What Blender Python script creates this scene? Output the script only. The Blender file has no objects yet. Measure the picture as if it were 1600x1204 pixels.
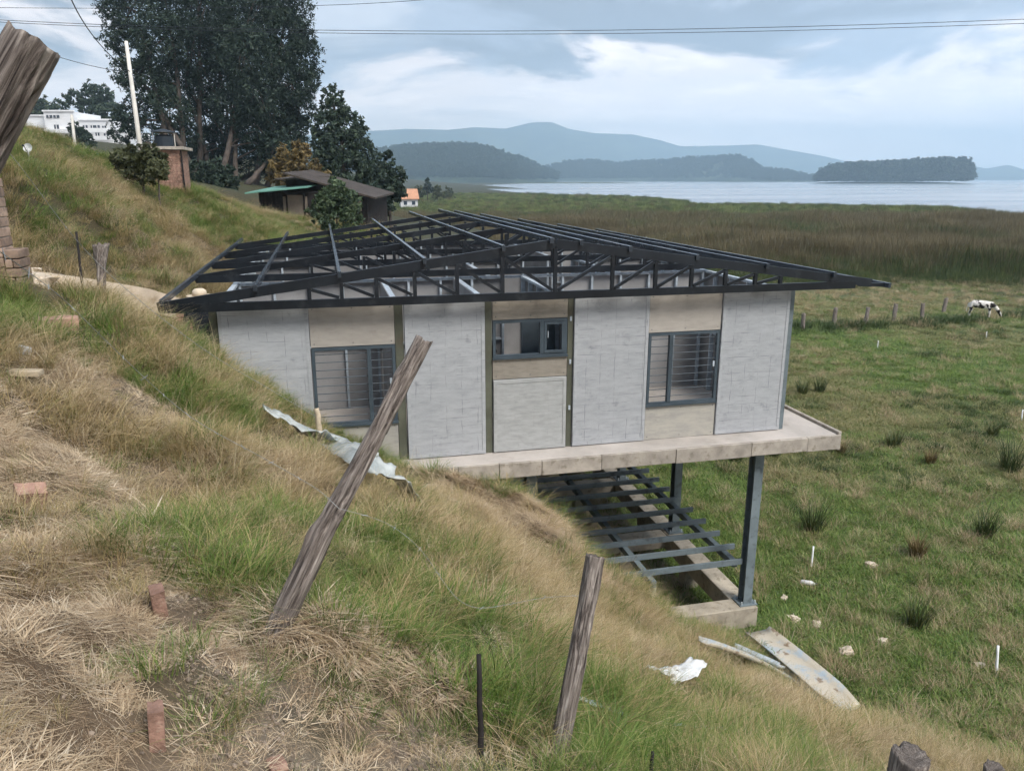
import bpy, bmesh, math, random
import numpy as np
from mathutils import Vector, Matrix

# ------------------------------------------------------------------ camera, sky, sun, exposure
SC = bpy.context.scene
COL = SC.collection
F_PX, CX, CY = 1208.0, 800.0, 602.0
PITCH = math.atan((602 - 279) / F_PX)
YAW = math.atan(300 / 1250.4)
CAM = np.array([0.0, 0.0, 7.05])
FW = np.array([math.sin(YAW) * math.cos(PITCH), math.cos(YAW) * math.cos(PITCH), -math.sin(PITCH)])
RT = np.array([math.cos(YAW), -math.sin(YAW), 0.0])
UP = np.cross(RT, FW)
cam_data = bpy.data.cameras.new('camera')
cam_data.sensor_width = 36.0
cam_data.lens = F_PX / 1600 * 36.0
cam_data.clip_start = 0.05
cam_data.clip_end = 60000
cam = bpy.data.objects.new('camera', cam_data)
COL.objects.link(cam)
cam.location = CAM
cam.rotation_euler = (math.pi / 2 - PITCH, 0, -YAW)
SC.camera = cam

SUN_EL, SUN_AZ = math.radians(52), math.radians(150)      # azimuth clockwise from +Y
world = bpy.data.worlds.new('World')
SC.world = world
world.use_nodes = True
wn, wl = world.node_tree.nodes, world.node_tree.links
wn.clear()
def wnode(t, **kw):
    n = wn.new(t)
    for k, v in kw.items():
        setattr(n, k, v)
    return n
def wmath(op, a, b=None, clamp=False):
    n = wn.new('ShaderNodeMath'); n.operation = op; n.use_clamp = clamp
    for i, v in enumerate((a, b)):
        if v is None: continue
        if isinstance(v, (int, float)): n.inputs[i].default_value = v
        else: wl.new(v, n.inputs[i])
    return n.outputs[0]
def wmix(fac, a, b):
    n = wn.new('ShaderNodeMix'); n.data_type = 'RGBA'
    for i, v in ((0, fac), (6, a), (7, b)):
        if isinstance(v, tuple): n.inputs[i].default_value = (*v, 1)
        elif isinstance(v, (int, float)): n.inputs[i].default_value = v
        else: wl.new(v, n.inputs[i])
    return n.outputs[2]
def wramp(fac, stops):
    n = wn.new('ShaderNodeMapRange'); n.interpolation_type = 'SMOOTHSTEP'
    wl.new(fac, n.inputs[0]); n.inputs[1].default_value, n.inputs[2].default_value = stops
    return n.outputs[0]
sky = wnode('ShaderNodeTexSky', sky_type='NISHITA', sun_disc=False)
sky.sun_elevation = SUN_EL; sky.sun_rotation = SUN_AZ
sky.altitude = 2600; sky.air_density = 1.0; sky.dust_density = 2.0
tc = wnode('ShaderNodeTexCoord')
sep = wnode('ShaderNodeSeparateXYZ'); wl.new(tc.outputs['Generated'], sep.inputs[0])
zz = wmath('MAXIMUM', sep.outputs[2], 0.0)
den = wmath('ADD', zz, 0.16)
px_ = wmath('DIVIDE', sep.outputs[0], den); py_ = wmath('DIVIDE', sep.outputs[1], den)
comb = wnode('ShaderNodeCombineXYZ')
wl.new(px_, comb.inputs[0]); wl.new(py_, comb.inputs[1])
def wnoise(scale, detail, rough, off, dist=0.0):
    mp = wnode('ShaderNodeMapping'); wl.new(comb.outputs[0], mp.inputs[0])
    mp.inputs['Location'].default_value = off
    n = wnode('ShaderNodeTexNoise'); wl.new(mp.outputs[0], n.inputs[0])
    n.inputs['Scale'].default_value = scale; n.inputs['Detail'].default_value = detail
    n.inputs['Roughness'].default_value = rough; n.inputs['Distortion'].default_value = dist
    return n.outputs[0]
n1 = wnoise(0.75, 8, 0.60, (3.1, 1.7, 0.3), 0.5)
n2 = wnoise(1.7, 10, 0.62, (7.3, 2.2, 4.0), 0.3)
n3 = wnoise(1.15, 9, 0.64, (-2.3, 5.1, 8.0), 0.5)
n5 = wnoise(3.4, 8, 0.6, (4.7, 0.2, 1.0), 0.3)
base = wmix(0.9, sky.outputs[0], (3.5, 3.95, 4.8))                    # thin high cloud veil over the blue
lite = wmix(wramp(n2, (0.47, 0.64)), base, (5.2, 5.5, 6.2))           # pale billows
grey = wmix(wmath('MULTIPLY', wramp(n1, (0.42, 0.53)), 0.92), lite, (2.05, 2.35, 2.9))   # slate undersides
hh = wmath('ADD', zz, wmath('ADD', wmath('MULTIPLY', wmath('SUBTRACT', n3, 0.5), 0.40), wmath('MULTIPLY', wmath('SUBTRACT', n5, 0.5), 0.10)))
hor = wramp(hh, (0.155, 0.09))                                        # bright cloud bank low in the sky
bank = wmix(wramp(n5, (0.42, 0.66)), (9.0, 8.1, 7.9), (11.6, 10.3, 9.8))
allc = wmix(wmath('MULTIPLY', hor, 0.94), grey, bank)
n4 = wnoise(2.2, 8, 0.6, (1.3, 9.1, 2.0), 0.3)
lowm = wmath('MULTIPLY', wramp(n4, (0.55, 0.63)), wramp(zz, (0.16, 0.05)))
allc = wmix(wmath('MULTIPLY', lowm, 0.5), allc, (7.0, 7.0, 7.8))
allc = wmix(wmath('MULTIPLY', wramp(zz, (0.13, 0.02)), 0.6), allc, (21.0, 18.0, 17.0))     # pale glow of cloud towards the skyline
bg = wnode('ShaderNodeBackground'); wl.new(allc, bg.inputs[0]); bg.inputs[1].default_value = 0.068
wo = wnode('ShaderNodeOutputWorld'); wl.new(bg.outputs[0], wo.inputs[0])

sun_data = bpy.data.lights.new('sun', 'SUN')
sun_data.energy = 1.5; sun_data.angle = math.radians(26); sun_data.color = (1.0, 0.96, 0.9)
sun = bpy.data.objects.new('sun', sun_data); COL.objects.link(sun)
sd = Vector((math.sin(SUN_AZ) * math.cos(SUN_EL), math.cos(SUN_AZ) * math.cos(SUN_EL), math.sin(SUN_EL)))
sun.rotation_euler = sd.to_track_quat('Z', 'Y').to_euler()

SC.view_settings.view_transform = 'Standard'
SC.view_settings.look = 'None'
SC.view_settings.gamma = 1.0
SC.view_settings.use_curve_mapping = False
SC.view_settings.exposure = 1.42
SC.cycles.max_bounces = 4; SC.cycles.diffuse_bounces = 2; SC.cycles.glossy_bounces = 2; SC.cycles.transmission_bounces = 2
SC.cycles.volume_bounces = 1
SC.cycles.use_adaptive_sampling = True; SC.cycles.adaptive_threshold = 0.025; SC.cycles.adaptive_min_samples = 20
SC.cycles.caustics_reflective = False; SC.cycles.caustics_refractive = False

# ------------------------------------------------------------------ helpers
random.seed(11)
rng = np.random.default_rng(11)

def P(px, py, d):
    """a point at depth d metres in front of the viewer, found from a sighting"""
    return CAM + (RT * (px - CX) - UP * (py - CY) + FW * F_PX) / F_PX * d
def atZ(px, py, z):
    d = RT * (px - CX) - UP * (py - CY) + FW * F_PX
    return CAM + d * ((z - CAM[2]) / d[2])

def hash2(ix, iy, seed):
    n = (ix.astype(np.int64) * 374761393 + iy.astype(np.int64) * 668265263 + seed * 144665) & 0x7fffffff
    n = ((n ^ (n >> 13)) * 1274126177) & 0x7fffffff
    return ((n ^ (n >> 16)) & 0xffff) / 65535.0
def vnoise(x, y, seed=0):
    x = np.asarray(x, float); y = np.asarray(y, float)
    ix, iy = np.floor(x), np.floor(y)
    fx, fy = x - ix, y - iy
    fx = fx * fx * (3 - 2 * fx); fy = fy * fy * (3 - 2 * fy)
    a = hash2(ix, iy, seed); b = hash2(ix + 1, iy, seed)
    c = hash2(ix, iy + 1, seed); d = hash2(ix + 1, iy + 1, seed)
    return (a * (1 - fx) + b * fx) * (1 - fy) + (c * (1 - fx) + d * fx) * fy
def fbm(x, y, seed=0, oct=4):
    s, a, t = 0.0, 1.0, 0.0
    for o in range(oct):
        s = s + a * vnoise(x * 2 ** o, y * 2 ** o, seed + o * 17); t += a; a *= 0.5
    return s / t
def sstep(a, b, x):
    t = np.clip((x - a) / (b - a), 0, 1)
    return t * t * (3 - 2 * t)

ORIGIN = {}
def tag(o, label=None, cat=None, group=None, kind=None):
    if label: o['label'] = label
    if cat: o['category'] = cat
    if group: o['group'] = group
    if kind: o['kind'] = kind
    return o
def thing(name, loc, label, cat, group=None):
    o = bpy.data.objects.new(name, None); COL.objects.link(o)
    o.empty_display_size = 0.2
    o.location = loc
    ORIGIN[o.name] = np.array(loc, float)
    return tag(o, label, cat, group)
def link(name, me, mat, parent=None, origin=None):
    if mat is not None and not me.materials: me.materials.append(mat)
    o = bpy.data.objects.new(name, me); COL.objects.link(o)
    if parent is not None:
        o.parent = parent
        ORIGIN[o.name] = ORIGIN[parent.name]
    elif origin is not None:
        o.location = origin; ORIGIN[o.name] = np.array(origin, float)
    else:
        ORIGIN[o.name] = np.zeros(3)
    return o
def np_mesh(name, V, faces, smooth=False):
    """faces: list of arrays (n,k)"""
    me = bpy.data.meshes.new(name)
    V = np.asarray(V, np.float32)
    me.vertices.add(len(V)); me.vertices.foreach_set('co', V.ravel())
    tot = sum(f.size for f in faces); nf = sum(len(f) for f in faces)
    me.loops.add(tot); me.polygons.add(nf)
    me.loops.foreach_set('vertex_index', np.concatenate([f.ravel() for f in faces]).astype(np.int32))
    st, o = [], 0
    for f in faces:
        k = f.shape[1]; st.append(np.arange(len(f)) * k + o); o += f.size
    me.polygons.foreach_set('loop_start', np.concatenate(st).astype(np.int32))
    if smooth: me.polygons.foreach_set('use_smooth', np.ones(nf, bool))
    me.update(calc_edges=True); me.validate()
    return me
class MB:
    """collects shapes in world coordinates and links them as one mesh object"""
    def __init__(s): s.v, s.f = [], []
    def add(s, v, f):
        n = len(s.v); s.v += [tuple(map(float, p)) for p in v]; s.f += [tuple(i + n for i in q) for q in f]; return s
    def box(s, a, b):
        (x0, y0, z0), (x1, y1, z1) = a, b
        return s.add([(x0,y0,z0),(x1,y0,z0),(x1,y1,z0),(x0,y1,z0),(x0,y0,z1),(x1,y0,z1),(x1,y1,z1),(x0,y1,z1)],
              [(0,3,2,1),(4,5,6,7),(0,1,5,4),(1,2,6,5),(2,3,7,6),(3,0,4,7)])
    def bar(s, p, q, w, h, up=(0, 0, 1)):
        p, q = Vector(p), Vector(q); d = (q - p).normalized(); u = Vector(up)
        if abs(d.dot(u)) > 0.98: u = Vector((0, 1, 0))
        r = d.cross(u).normalized(); u = r.cross(d)
        vs = []
        for c in (p, q):
            for a, b in ((-1,-1),(1,-1),(1,1),(-1,1)): vs.append(c + r * a * w / 2 + u * b * h / 2)
        return s.add(vs, [(3,2,1,0),(4,5,6,7),(0,1,5,4),(1,2,6,5),(2,3,7,6),(3,0,4,7)])
    def tube(s, pts, rad, n=6, cap=True):
        pts = [Vector(p) for p in pts]
        if isinstance(rad, (int, float)): rad = [rad] * len(pts)
        n0 = len(s.v); prev = None; vs = []
        for i, p in enumerate(pts):
            d = (pts[min(i + 1, len(pts) - 1)] - pts[max(i - 1, 0)]).normalized()
            if prev is None:
                a = Vector((0, 0, 1)) if abs(d.z) < 0.9 else Vector((1, 0, 0))
                prev = d.cross(a).normalized()
            prev = (prev - d * prev.dot(d)).normalized(); b = d.cross(prev)
            for k in range(n):
                t = 2 * math.pi * k / n
                vs.append(p + (prev * math.cos(t) + b * math.sin(t)) * rad[i])
        fs = [(i*n+k, i*n+(k+1)%n, (i+1)*n+(k+1)%n, (i+1)*n+k) for i in range(len(pts)-1) for k in range(n)]
        if cap: fs += [tuple(range(n-1, -1, -1)), tuple((len(pts)-1)*n + k for k in range(n))]
        return s.add(vs, fs)
    def prism(s, poly, y0, y1, axis='y'):
        n = len(poly)
        if axis == 'y': vs = [(x, y0, z) for x, z in poly] + [(x, y1, z) for x, z in poly]
        elif axis == 'z': vs = [(x, y, y0) for x, y in poly] + [(x, y, y1) for x, y in poly]
        else: vs = [(y0, x, z) for x, z in poly] + [(y1, x, z) for x, z in poly]
        return s.add(vs, [tuple(range(n)), tuple(range(2*n-1, n-1, -1))] + [((i+1)%n, i, i+n, (i+1)%n+n) for i in range(n)])
    def build(s, name, mat, parent=None, origin=None, smooth=False, bevel=0.0):
        o = ORIGIN[parent.name] if parent is not None else np.array(origin if origin is not None else (0, 0, 0), float)
        me = bpy.data.meshes.new(name)
        me.from_pydata([(x - o[0], y - o[1], z - o[2]) for x, y, z in s.v], [], s.f)
        bm = bmesh.new(); bm.from_mesh(me); bmesh.ops.recalc_face_normals(bm, faces=bm.faces)
        if bevel: bmesh.ops.bevel(bm, geom=bm.edges[:], offset=bevel, segments=1, affect='EDGES')
        bm.to_mesh(me); bm.free()
        if smooth:
            for p in me.polygons: p.use_smooth = True
        return link(name, me, mat, parent, None if parent is not None else o)

# ------------------------------------------------------------------ materials
def mat_new(name):
    m = bpy.data.materials.new(name); m.use_nodes = True
    nt = m.node_tree; b = nt.nodes['Principled BSDF']
    b.inputs['Specular IOR Level'].default_value = 0.3
    return m, nt, b
class NT:
    def __init__(s, nt): s.nt = nt
    def node(s, t, **kw):
        n = s.nt.nodes.new(t)
        for k, v in kw.items(): setattr(n, k, v)
        return n
    def sock(s, n, i, v):
        if isinstance(v, bpy.types.NodeSocket): s.nt.links.new(v, n.inputs[i])
        elif isinstance(v, tuple) and len(v) == 3 and n.inputs[i].type == 'RGBA': n.inputs[i].default_value = (*v, 1)
        else: n.inputs[i].default_value = v
    def noise(s, vec, scale, detail=4, rough=0.55, dist=0.0):
        n = s.node('ShaderNodeTexNoise')
        if vec is not None: s.sock(n, 0, vec)
        n.inputs['Scale'].default_value = scale; n.inputs['Detail'].default_value = detail
        n.inputs['Roughness'].default_value = rough; n.inputs['Distortion'].default_value = dist
        return n.outputs[0]
    def coord(s, scale=(1, 1, 1), kind='Object', loc=(0, 0, 0)):
        t = s.node('ShaderNodeTexCoord'); m = s.node('ShaderNodeMapping')
        s.nt.links.new(t.outputs[kind], m.inputs[0]); m.inputs['Scale'].default_value = scale; m.inputs['Location'].default_value = loc
        return m.outputs[0]
    def math(s, op, a, b=0.0, clamp=False):
        n = s.node('ShaderNodeMath', operation=op, use_clamp=clamp); s.sock(n, 0, a); s.sock(n, 1, b); return n.outputs[0]
    def mix(s, f, a, b):
        n = s.node('ShaderNodeMix', data_type='RGBA'); s.sock(n, 0, f)
        for i, v in ((6, a), (7, b)):
            if isinstance(v, tuple): n.inputs[i].default_value = (*v, 1)
            else: s.nt.links.new(v, n.inputs[i])
        return n.outputs[2]
    def step(s, f, a, b):
        n = s.node('ShaderNodeMapRange', interpolation_type='SMOOTHSTEP'); s.sock(n, 0, f)
        n.inputs[1].default_value, n.inputs[2].default_value = a, b; return n.outputs[0]
    def ramp(s, f, stops):
        n = s.node('ShaderNodeValToRGB'); s.sock(n, 0, f); cr = n.color_ramp
        while len(cr.elements) < len(stops): cr.elements.new(0.5)
        for e, (p, c) in zip(cr.elements, stops): e.position = p; e.color = (*c, 1)
        return n.outputs[0]
    def bump(s, h, strength=0.5, dist=0.01):
        n = s.node('ShaderNodeBump'); s.sock(n, 'Height', h)
        n.inputs['Strength'].default_value = strength; n.inputs['Distance'].default_value = dist
        s.nt.links.new(n.outputs[0], s.nt.nodes['Principled BSDF'].inputs['Normal'])
    def rnd(s): return s.node('ShaderNodeObjectInfo').outputs['Random']
def srgb(r, g, b):
    f = lambda c: (c / 255 / 12.92) if c / 255 <= 0.04045 else ((c / 255 + 0.055) / 1.055) ** 2.4
    return (f(r), f(g), f(b))
def mat_simple(name, col, rough=0.6, metal=0.0, var=0.25, scale=3.0, bump=0.0, bscale=30.0, dirt=None, rnd=0.12):
    m, nt, b = mat_new(name); n = NT(nt)
    v = n.coord()
    f = n.noise(v, scale, 6, 0.6)
    lo = tuple(c * (1 - var) for c in col); hi = tuple(min(c * (1 + var), 0.95) for c in col)
    c = n.mix(n.step(f, 0.3, 0.7), lo, hi)
    if rnd:
        hsv = n.node('ShaderNodeHueSaturation'); nt.links.new(c, hsv.inputs['Color'])
        n.sock(hsv, 'Value', n.math('ADD', n.math('MULTIPLY', n.rnd(), 2 * rnd), 1 - rnd)); c = hsv.outputs[0]
    if dirt:
        c = n.mix(n.math('MULTIPLY', n.step(n.noise(v, scale * 2.3, 8, 0.65), 0.52, 0.68), 0.7), c, dirt)
    nt.links.new(c, b.inputs['Base Color'])
    b.inputs['Roughness'].default_value = rough; b.inputs['Metallic'].default_value = metal
    if bump: n.bump(n.noise(v, bscale, 6, 0.6), bump, 0.01)
    return m
M = {}
M['black_steel'] = mat_simple('black_painted_steel', srgb(26, 31, 37), 0.4, 0.0, 0.25, 2.0, rnd=0.2, dirt=srgb(48, 52, 56))
M['purlin_steel'] = mat_simple('sky_lit_purlin_steel', srgb(64, 70, 78), 0.26, 0.0, 0.2, 2.0, rnd=0.15)  # base colour raised to stand in for sky light caught by the purlins
M['purlin_steel'].node_tree.nodes['Principled BSDF'].inputs['Specular IOR Level'].default_value = 0.7
M['grey_steel'] = mat_simple('grey_primer_steel', srgb(110, 121, 126), 0.5, 0.0, 0.15, 2.5, rnd=0.1, dirt=srgb(72, 78, 80))
M['frame_steel'] = mat_simple('window_frame_steel', srgb(68, 79, 87), 0.5, 0.0, 0.15, 4)
M['olive_steel'] = mat_simple('olive_post_steel', srgb(88, 90, 78), 0.55, 0.0, 0.25, 1.6, dirt=srgb(84, 78, 66))
M['galv'] = mat_simple('galvanised_steel', srgb(182, 192, 200), 0.5, 0.15, 0.2, 9.0, rnd=0.15)
M['board'] = mat_simple('inside_cement_board', srgb(142, 141, 141), 0.85, 0, 0.14, 1.4, 0.1, 20, rnd=0.2)
M['fascia'] = mat_simple('slab_edge_concrete', srgb(166, 158, 148), 0.9, 0, 0.22, 3.5, 0.25, 25, dirt=srgb(120, 112, 98), rnd=0.08)
M['beam_conc'] = mat_simple('ground_beam_concrete', srgb(176, 166, 150), 0.92, 0, 0.22, 3.0, 0.4, 18, dirt=srgb(112, 102, 86))
M['white_plastic'] = mat_simple('white_plastic', srgb(206, 207, 206), 0.5, 0, 0.1, 6, dirt=srgb(190, 184, 170))
M['white_paint'] = mat_simple('white_wall_paint', srgb(232, 234, 236), 0.7, 0, 0.05, 0.6)
M['dark_glass'] = mat_simple('dark_window_pane', srgb(58, 70, 84), 0.12, 0, 0.2, 1.0)
M['brick'] = mat_simple('clay_brick', srgb(154, 122, 107), 0.95, 0, 0.35, 9, 0.8, 60, dirt=srgb(184, 164, 146), rnd=0.25)
M['brick_grey'] = mat_simple('weathered_brick', srgb(158, 136, 120), 0.92, 0, 0.3, 6, 0.5, 40, dirt=srgb(110, 100, 94), rnd=0.32)
M['mortar'] = mat_simple('mortar', srgb(172, 164, 152), 0.95, 0, 0.2, 10, 0.4, 50)
M['stone'] = mat_simple('pale_stone', srgb(206, 192, 174), 0.92, 0, 0.25, 9, 0.6, 30, dirt=srgb(150, 124, 100))
M['crumb'] = mat_simple('soil_crumb', srgb(142, 128, 114), 0.95, 0, 0.3, 9, 0.4, 30, rnd=0.4)
M['wire'] = mat_simple('barbed_wire_steel', srgb(148, 152, 152), 0.5, 0.15, 0.3, 20)
M['cable'] = mat_simple('black_cable', srgb(48, 54, 62), 0.6, 0, 0.1, 3)
M['dark_wood'] = mat_simple('dark_timber', srgb(44, 40, 40), 0.85, 0, 0.35, 5, 0.3, 30, rnd=0.25)
M['cabin_panel'] = mat_simple('cabin_blind_panel', srgb(140, 128, 116), 0.85, 0, 0.1, 3)
M['green_roof'] = mat_simple('green_sheet_roof', srgb(112, 160, 146), 0.5, 0, 0.15, 1.5)
M['rust_roof'] = mat_simple('rusty_sheet_roof', srgb(70, 62, 56), 0.7, 0, 0.35, 2.5)
M['orange_wall'] = mat_simple('orange_brick_house', srgb(200, 150, 120), 0.9, 0, 0.15, 0.5)
M['pole_conc'] = mat_simple('pole_concrete', srgb(205, 202, 194), 0.85, 0, 0.12, 1.2)
M['soil_path'] = mat_simple('path_concrete', srgb(188, 172, 152), 0.95, 0, 0.22, 1.6, 0.5, 10, dirt=srgb(140, 122, 100))
M['dark_cloth'] = mat_simple('dark_cloth', srgb(34, 38, 46), 0.9, 0, 0.2, 6)
M['hat'] = mat_simple('pale_straw_hat', srgb(205, 190, 168), 0.9, 0, 0.12, 12)
M['skin'] = mat_simple('skin', srgb(170, 120, 92), 0.6, 0, 0.08, 12)
M['tank'] = mat_simple('black_tank_plastic', srgb(44, 52, 60), 0.5, 0, 0.15, 2)
M['old_plank'] = mat_simple('weathered_plank', srgb(172, 158, 136), 0.9, 0, 0.25, 8, 0.3, 40)

def mat_slab():
    m, nt, b = mat_new('slab_concrete'); n = NT(nt); v = n.coord()
    c = n.mix(n.step(n.noise(v, 0.9, 6, 0.6), 0.35, 0.65), srgb(164, 157, 150), srgb(190, 182, 175))
    c = n.mix(n.math('MULTIPLY', n.step(n.noise(v, 2.2, 8, 0.7), 0.56, 0.7), 0.45), c, srgb(140, 130, 120))
    nt.links.new(c, b.inputs['Base Color']); b.inputs['Roughness'].default_value = 0.9
    n.bump(n.noise(v, 14, 8, 0.65), 0.2, 0.01); return m
M['slab'] = mat_slab()
def mat_panel(name, ca, cb, line, amount):
    """cast wall panel: smeared cement with ghost lines of its mesh"""
    m, nt, b = mat_new(name); n = NT(nt)
    info = n.node('ShaderNodeObjectInfo')
    tcn = n.node('ShaderNodeTexCoord'); ad = n.node('ShaderNodeVectorMath', operation='ADD')
    nt.links.new(tcn.outputs['Object'], ad.inputs[0])
    sc = n.node('ShaderNodeVectorMath', operation='SCALE'); sc.inputs[0].default_value = (7.3, 3.1, 0.83)
    nt.links.new(info.outputs['Random'], sc.inputs['Scale']); nt.links.new(sc.outputs[0], ad.inputs[1])
    v = ad.outputs[0]
    mp = n.node('ShaderNodeMapping'); nt.links.new(v, mp.inputs[0]); mp.inputs['Scale'].default_value = (1.4, 1, 5.5)
    c = n.mix(n.step(n.noise(mp.outputs[0], 2.6, 9, 0.7), 0.30, 0.70), ca, cb)
    mp1 = n.node('ShaderNodeMapping'); nt.links.new(v, mp1.inputs[0]); mp1.inputs['Scale'].default_value = (3.2, 1, 0.7)
    c = n.mix(n.math('MULTIPLY', n.step(n.noise(mp1.outputs[0], 1.3, 5, 0.6), 0.45, 0.7), 0.35), c, cb)
    # ghost lines of the wire mesh
    sp = n.node('ShaderNodeSeparateXYZ'); nt.links.new(v, sp.inputs[0])
    wob = n.noise(v, 1.7, 3, 0.5)
    tot = None
    for ax, per, wid, sd_ in ((2, 0.135, 0.03, 2.3), (0, 0.24, 0.022, 3.1)):
        q = n.math('ADD', n.math('DIVIDE', sp.outputs[ax], per), n.math('MULTIPLY', wob, 0.35))
        fr = n.math('ABSOLUTE', n.math('SUBTRACT', n.math('FRACT', q), 0.5))
        ln = n.step(fr, wid * 1.6, 0.0)
        mpl = n.node('ShaderNodeMapping'); nt.links.new(v, mpl.inputs[0])
        mpl.inputs['Scale'].default_value = (1.6, 1, 9) if ax == 2 else (9, 1, 1.6)
        gate = n.step(n.noise(mpl.outputs[0], sd_, 3, 0.6), 0.44, 0.68)
        q2 = n.math('MULTIPLY', ln, gate)
        tot = q2 if tot is None else n.math('MAXIMUM', tot, q2)
    c = n.mix(n.math('MULTIPLY', tot, amount), c, line)
    st = n.step(n.noise(v, 4.5, 8, 0.72), 0.56, 0.72)
    c = n.mix(n.math('MULTIPLY', st, 0.42), c, line)
    hsv = n.node('ShaderNodeHueSaturation'); nt.links.new(c, hsv.inputs['Color'])
    n.sock(hsv, 'Value', n.math('ADD', n.math('MULTIPLY', info.outputs['Random'], 0.12), 0.94))
    nt.links.new(hsv.outputs[0], b.inputs['Base Color']); b.inputs['Roughness'].default_value = 0.85
    n.bump(n.math('SUBTRACT', n.noise(mp.outputs[0], 6, 6, 0.65), n.math('MULTIPLY', tot, 0.6)), 0.25, 0.006)
    return m
M['panel'] = mat_panel('cast_wall_panel', srgb(156, 159, 163), srgb(173, 176, 179), srgb(98, 101, 105), 0.75)
M['infill'] = mat_panel('beige_infill_board', srgb(163, 157, 149), srgb(178, 172, 164), srgb(146, 138, 128), 0.3)
M['infill_dark'] = mat_panel('stained_infill_board', srgb(130, 124, 114), srgb(154, 147, 136), srgb(110, 102, 92), 0.4)
M['panel_raw'] = mat_panel('raw_lower_panel', srgb(150, 152, 151), srgb(172, 174, 174), srgb(134, 134, 130), 0.3)
M['infill_raw'] = mat_panel('plastered_infill', srgb(154, 152, 147), srgb(176, 172, 162), srgb(140, 138, 132), 0.3)

def mat_wood():
    m, nt, b = mat_new('grey_weathered_log'); n = NT(nt)
    at = n.node('ShaderNodeAttribute'); at.attribute_name = 'grain'
    mp = n.node('ShaderNodeMapping'); nt.links.new(at.outputs['Vector'], mp.inputs[0]); mp.inputs['Scale'].default_value = (24, 24, 1.5)
    f = n.noise(mp.outputs[0], 3.2, 8, 0.68, 0.6)
    c = n.ramp(f, [(0.33, srgb(30, 26, 25)), (0.43, srgb(86, 78, 73)), (0.55, srgb(134, 125, 118)), (0.70, srgb(184, 176, 167))])
    w = n.noise(at.outputs['Vector'], 4.5, 5, 0.6)
    c = n.mix(n.math('MULTIPLY', n.step(w, 0.5, 0.68), 0.4), c, srgb(116, 106, 98))
    nt.links.new(c, b.inputs['Base Color']); b.inputs['Roughness'].default_value = 0.92
    n.bump(f, 0.9, 0.008); return m
M['log'] = mat_wood()
def mat_cow():
    m, nt, b = mat_new('cow_hide'); n = NT(nt); v = n.coord(loc=(0.4, 0.1, 0.3))
    c = n.mix(n.step(n.noise(v, 2.0, 3, 0.5), 0.53, 0.56), srgb(232, 226, 220), srgb(40, 34, 34))
    nt.links.new(c, b.inputs['Base Color']); b.inputs['Roughness'].default_value = 0.8; return m
M['cow'] = mat_cow()
def mat_film():
    m, nt, b = mat_new('translucent_plastic_film'); n = NT(nt)
    c = n.mix(n.step(n.noise(n.coord(), 3, 6, 0.6), 0.35, 0.65), srgb(150, 157, 156), srgb(192, 196, 193))
    nt.links.new(c, b.inputs['Base Color']); b.inputs['Roughness'].default_value = 0.25; b.inputs['Specular IOR Level'].default_value = 0.5
    n.bump(n.noise(n.coord((1, 1, 1)), 26, 5, 0.6), 0.7, 0.02); return m
M['film'] = mat_film()
def mat_sheet():
    m, nt, b = mat_new('muddy_metal_sheet'); n = NT(nt); v = n.coord()
    c = n.mix(n.step(n.noise(v, 2.2, 7, 0.7), 0.36, 0.54), srgb(170, 184, 194), srgb(200, 190, 172))
    c = n.mix(n.math('MULTIPLY', n.step(n.noise(v, 5, 6, 0.6), 0.58, 0.66), 0.8), c, srgb(128, 104, 80))
    nt.links.new(c, b.inputs['Base Color']); b.inputs['Roughness'].default_value = 0.45; b.inputs['Metallic'].default_value = 0.15; return m
M['sheet'] = mat_sheet()

def mat_leaf(name, stops, trans=0.25, rough=0.55, attr='tone'):
    m, nt, b = mat_new(name); n = NT(nt)
    at = n.node('ShaderNodeAttribute'); at.attribute_name = attr
    f = n.math('ADD', n.math('MULTIPLY', at.outputs['Fac'], 0.72), n.math('MULTIPLY', n.rnd(), 0.28))
    c = n.ramp(f, stops)
    nt.links.new(c, b.inputs['Base Color']); b.inputs['Roughness'].default_value = rough
    b.inputs['Specular IOR Level'].default_value = 0.25
    if trans:
        tr = n.node('ShaderNodeBsdfTranslucent'); nt.links.new(c, tr.inputs[0])
        mx = n.node('ShaderNodeMixShader'); mx.inputs[0].default_value = trans
        nt.links.new(b.outputs[0], mx.inputs[1]); nt.links.new(tr.outputs[0], mx.inputs[2])
        nt.links.new(mx.outputs[0], nt.nodes['Material Output'].inputs[0])
    return m
G_DK, G_MD, G_LT = srgb(62, 84, 40), srgb(104, 126, 62), srgb(150, 162, 92)
M['blade_green'] = mat_leaf('green_grass_blade', [(0, srgb(58, 82, 38)), (0.45, srgb(96, 124, 54)), (0.75, srgb(140, 150, 82)), (1, srgb(188, 174, 124))])
M['blade_mixed'] = mat_leaf('yellowing_grass_blade', [(0, srgb(92, 98, 56)), (0.3, srgb(136, 128, 82)), (0.6, srgb(178, 156, 114)), (1, srgb(208, 188, 148))])
M['blade_straw'] = mat_leaf('dry_grass_blade', [(0, srgb(118, 96, 72)), (0.35, srgb(168, 146, 114)), (0.7, srgb(202, 182, 148)), (1, srgb(226, 212, 184))])
M['blade_brown'] = mat_leaf('dead_grass_strand', [(0, srgb(112, 92, 72)), (0.35, srgb(166, 142, 114)), (0.7, srgb(202, 182, 152)), (1, srgb(228, 216, 196))], 0.1)
M['blade_field'] = mat_leaf('pasture_blade', [(0, srgb(74, 100, 50)), (0.5, srgb(110, 138, 68)), (0.85, srgb(146, 160, 90)), (1, srgb(182, 174, 122))])
M['blade_fieldry'] = mat_leaf('pasture_dry_blade', [(0, srgb(98, 108, 62)), (0.4, srgb(134, 136, 88)), (0.75, srgb(166, 156, 114)), (1, srgb(192, 178, 140))])
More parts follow.
